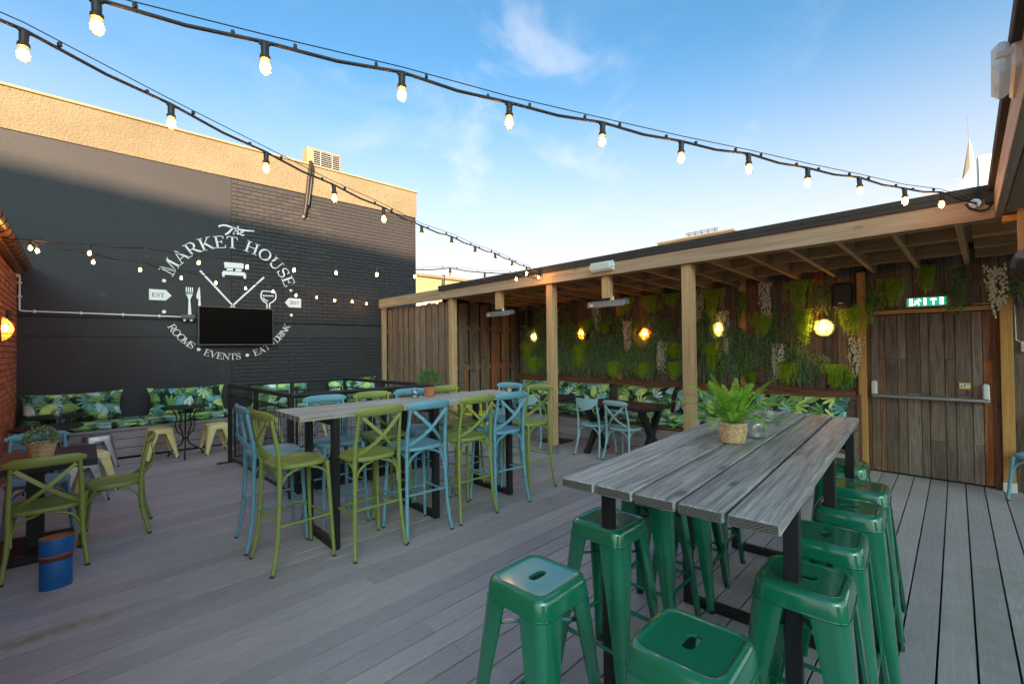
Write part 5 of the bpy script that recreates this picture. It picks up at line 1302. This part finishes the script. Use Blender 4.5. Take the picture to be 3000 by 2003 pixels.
def make_jar(loc, label, h=.12, r=.045, ribbed=False, s=1.0):
    t = thing('glass_jar', label, 'jar', loc); n = 36
    prof = [(r*.80,0),(r*.98,.006),(r,.02),(r,h*.62),(r*.90,h*.78),(r*.66,h*.86),(r*.66,h*.97),(r*.72,h)]
    mb = MB(); loops = []
    for q, z in prof:
        loops.append([((q*(1+(.03*math.cos(12*2*math.pi*j/n) if ribbed and .01 < z < h*.8 else 0)))*math.cos(2*math.pi*j/n), (q*(1+(.03*math.cos(12*2*math.pi*j/n) if ribbed and .01 < z < h*.8 else 0)))*math.sin(2*math.pi*j/n), z) for j in range(n)])
    inner = [[(x*.93, y*.93, max(z,.006)) for x, y, z in l] for l in loops[::-1]]
    mb.loft(loops+inner[:-1]); mb.build('glass', m_glass, t, 50)
    MB().lathe([(r*.42,.008),(r*.42,.026),(r*.1,.026)], 16).build('candle', m_wax, t, 40)
make_jar((2.835,.945,1.052), 'ribbed clear glass jar behind the fern pot', .125, .052, True); make_jar((3.47,1.07,1.052), 'clear glass jar at the far end of the grey plank table', .10, .045)
make_jar((2.49,4.06,1.085), 'clear glass jar beside the terracotta pot', .10, .045); make_jar((-.20,8.40,.765), 'squat glass jar on the cafe table in the brick wall corner', .09, .06); make_jar((1.22,8.36,.765), 'squat glass jar on the cafe table between yellow stools', .09, .05)
def make_tin():
    t = thing('oval_tin', 'oval blue metal tin with rusty lid standing on the deck', 'tin', (-.107,4.40,0), R(4)); El = Matrix.Diagonal((1,.62,1,1))
    MB().lathe([(.080,0),(.082,.004),(.082,.205),(.080,.208)], 40, El).build('body', m_tin, t, 40)
    MB().lathe([(.083,.185),(.0835,.187),(.0835,.213),(.083,.215)], 40, El).build('band', m_tinband, t, 40)
    l = MB().lathe([(.084,.214),(.0855,.217),(.0855,.335),(.084,.338)], 40, El, True, False).build('lid', m_tin, t, 40)
    MB().lathe([(.0862,.212),(.088,.216),(.088,.222),(.0862,.226)], 40, El).build('lid_rim', m_tinrust, l, 40)
    MB().lathe([(.0862,.334),(.087,.338),(.0855,.343),(.082,.343),(.080,.336),(.001,.335)], 40, El).build('lid_top', m_tinrust, l, 40)
make_tin()

# ------------------------------------------------------------------ beyond the terrace
def bldg(name, label, c, d, mat, rz=0):
    t = thing(name, label, 'building', c, rz); MB().box((0,0,d[2]/2), d, .02).build('wall', mat, t); return t
t = bldg('cream_building', 'low cream rendered building behind the board fence', (13.3,18.0,-.3), (7.6,4,4.85), m_cream2); MB().box((0,0,4.90), (7.8,4.2,.12), .02).build('coping', m_cream, t)
MB().box((-2.9,-2.005,3.55), (1.3,.02,.6)).build('window', m_gls_b, t); MB().tube([(-2.05,-2.02,5.0),(-2.1,-2.08,4.7),(-2.2,-2.06,4.2)], .07, 8).build('pipe_bundle', m_cable, t, 50)
t = bldg('cream_rooftop', 'cream rooftop block showing just above the felt roof edge', (22.0,9.33,-.3), (3.0,3.45,6.85), m_cream2); MB().box((0,0,6.90), (3.1,3.6,.10), .02).build('coping', m_cream, t)
for k in range(5): MB().box((-1.3,-.9+k*.30,7.05), (.05,.05,.24)).build('rail_post', m_galv, t)
for z in (7.08,7.17): MB().box((-1.3,-.3,z), (.05,1.5,.035)).build('rail', m_galv, t)
t = thing('church_spire', 'pale stone church spire far beyond the roof corner', 'spire', (150,2.45,0))
MB().lathe([(1.75,0),(1.75,30),(1.62,38.5),(.75,44.2),(.06,49.0)], 8).build('spire', m_stone, t); MB().tube([(0,.1,49),(0,.2,54.5)], .05, 5).build('mast', m_grey, t)
t = thing('curved_tower', 'blue grey building with a curved gable and white side beyond the roof corner', 'building', (60,0,0))
cv = [(2.45,0),(2.45,14.2),(2.25,15.2),(1.95,16.1),(1.45,17.0),(.95,17.9),(.43,18.72),(.43,0)]
mb = MB(); mb.loft([[(0,y,z) for y, z in cv], [(9,y,z) for y, z in cv]]); mb.build('curved_gable', m_gls_b, t)
MB().box((4.4,-3.6,9.38), (9.0,8.0,18.76)).build('side_block', m_whitebldg, t)
for k in range(12): MB().box((-.012,1.45,8.0+k*.82), (.02,1.9 if k < 9 else 1.2,.03)).build('cladding_joint', m_gls_b, t)
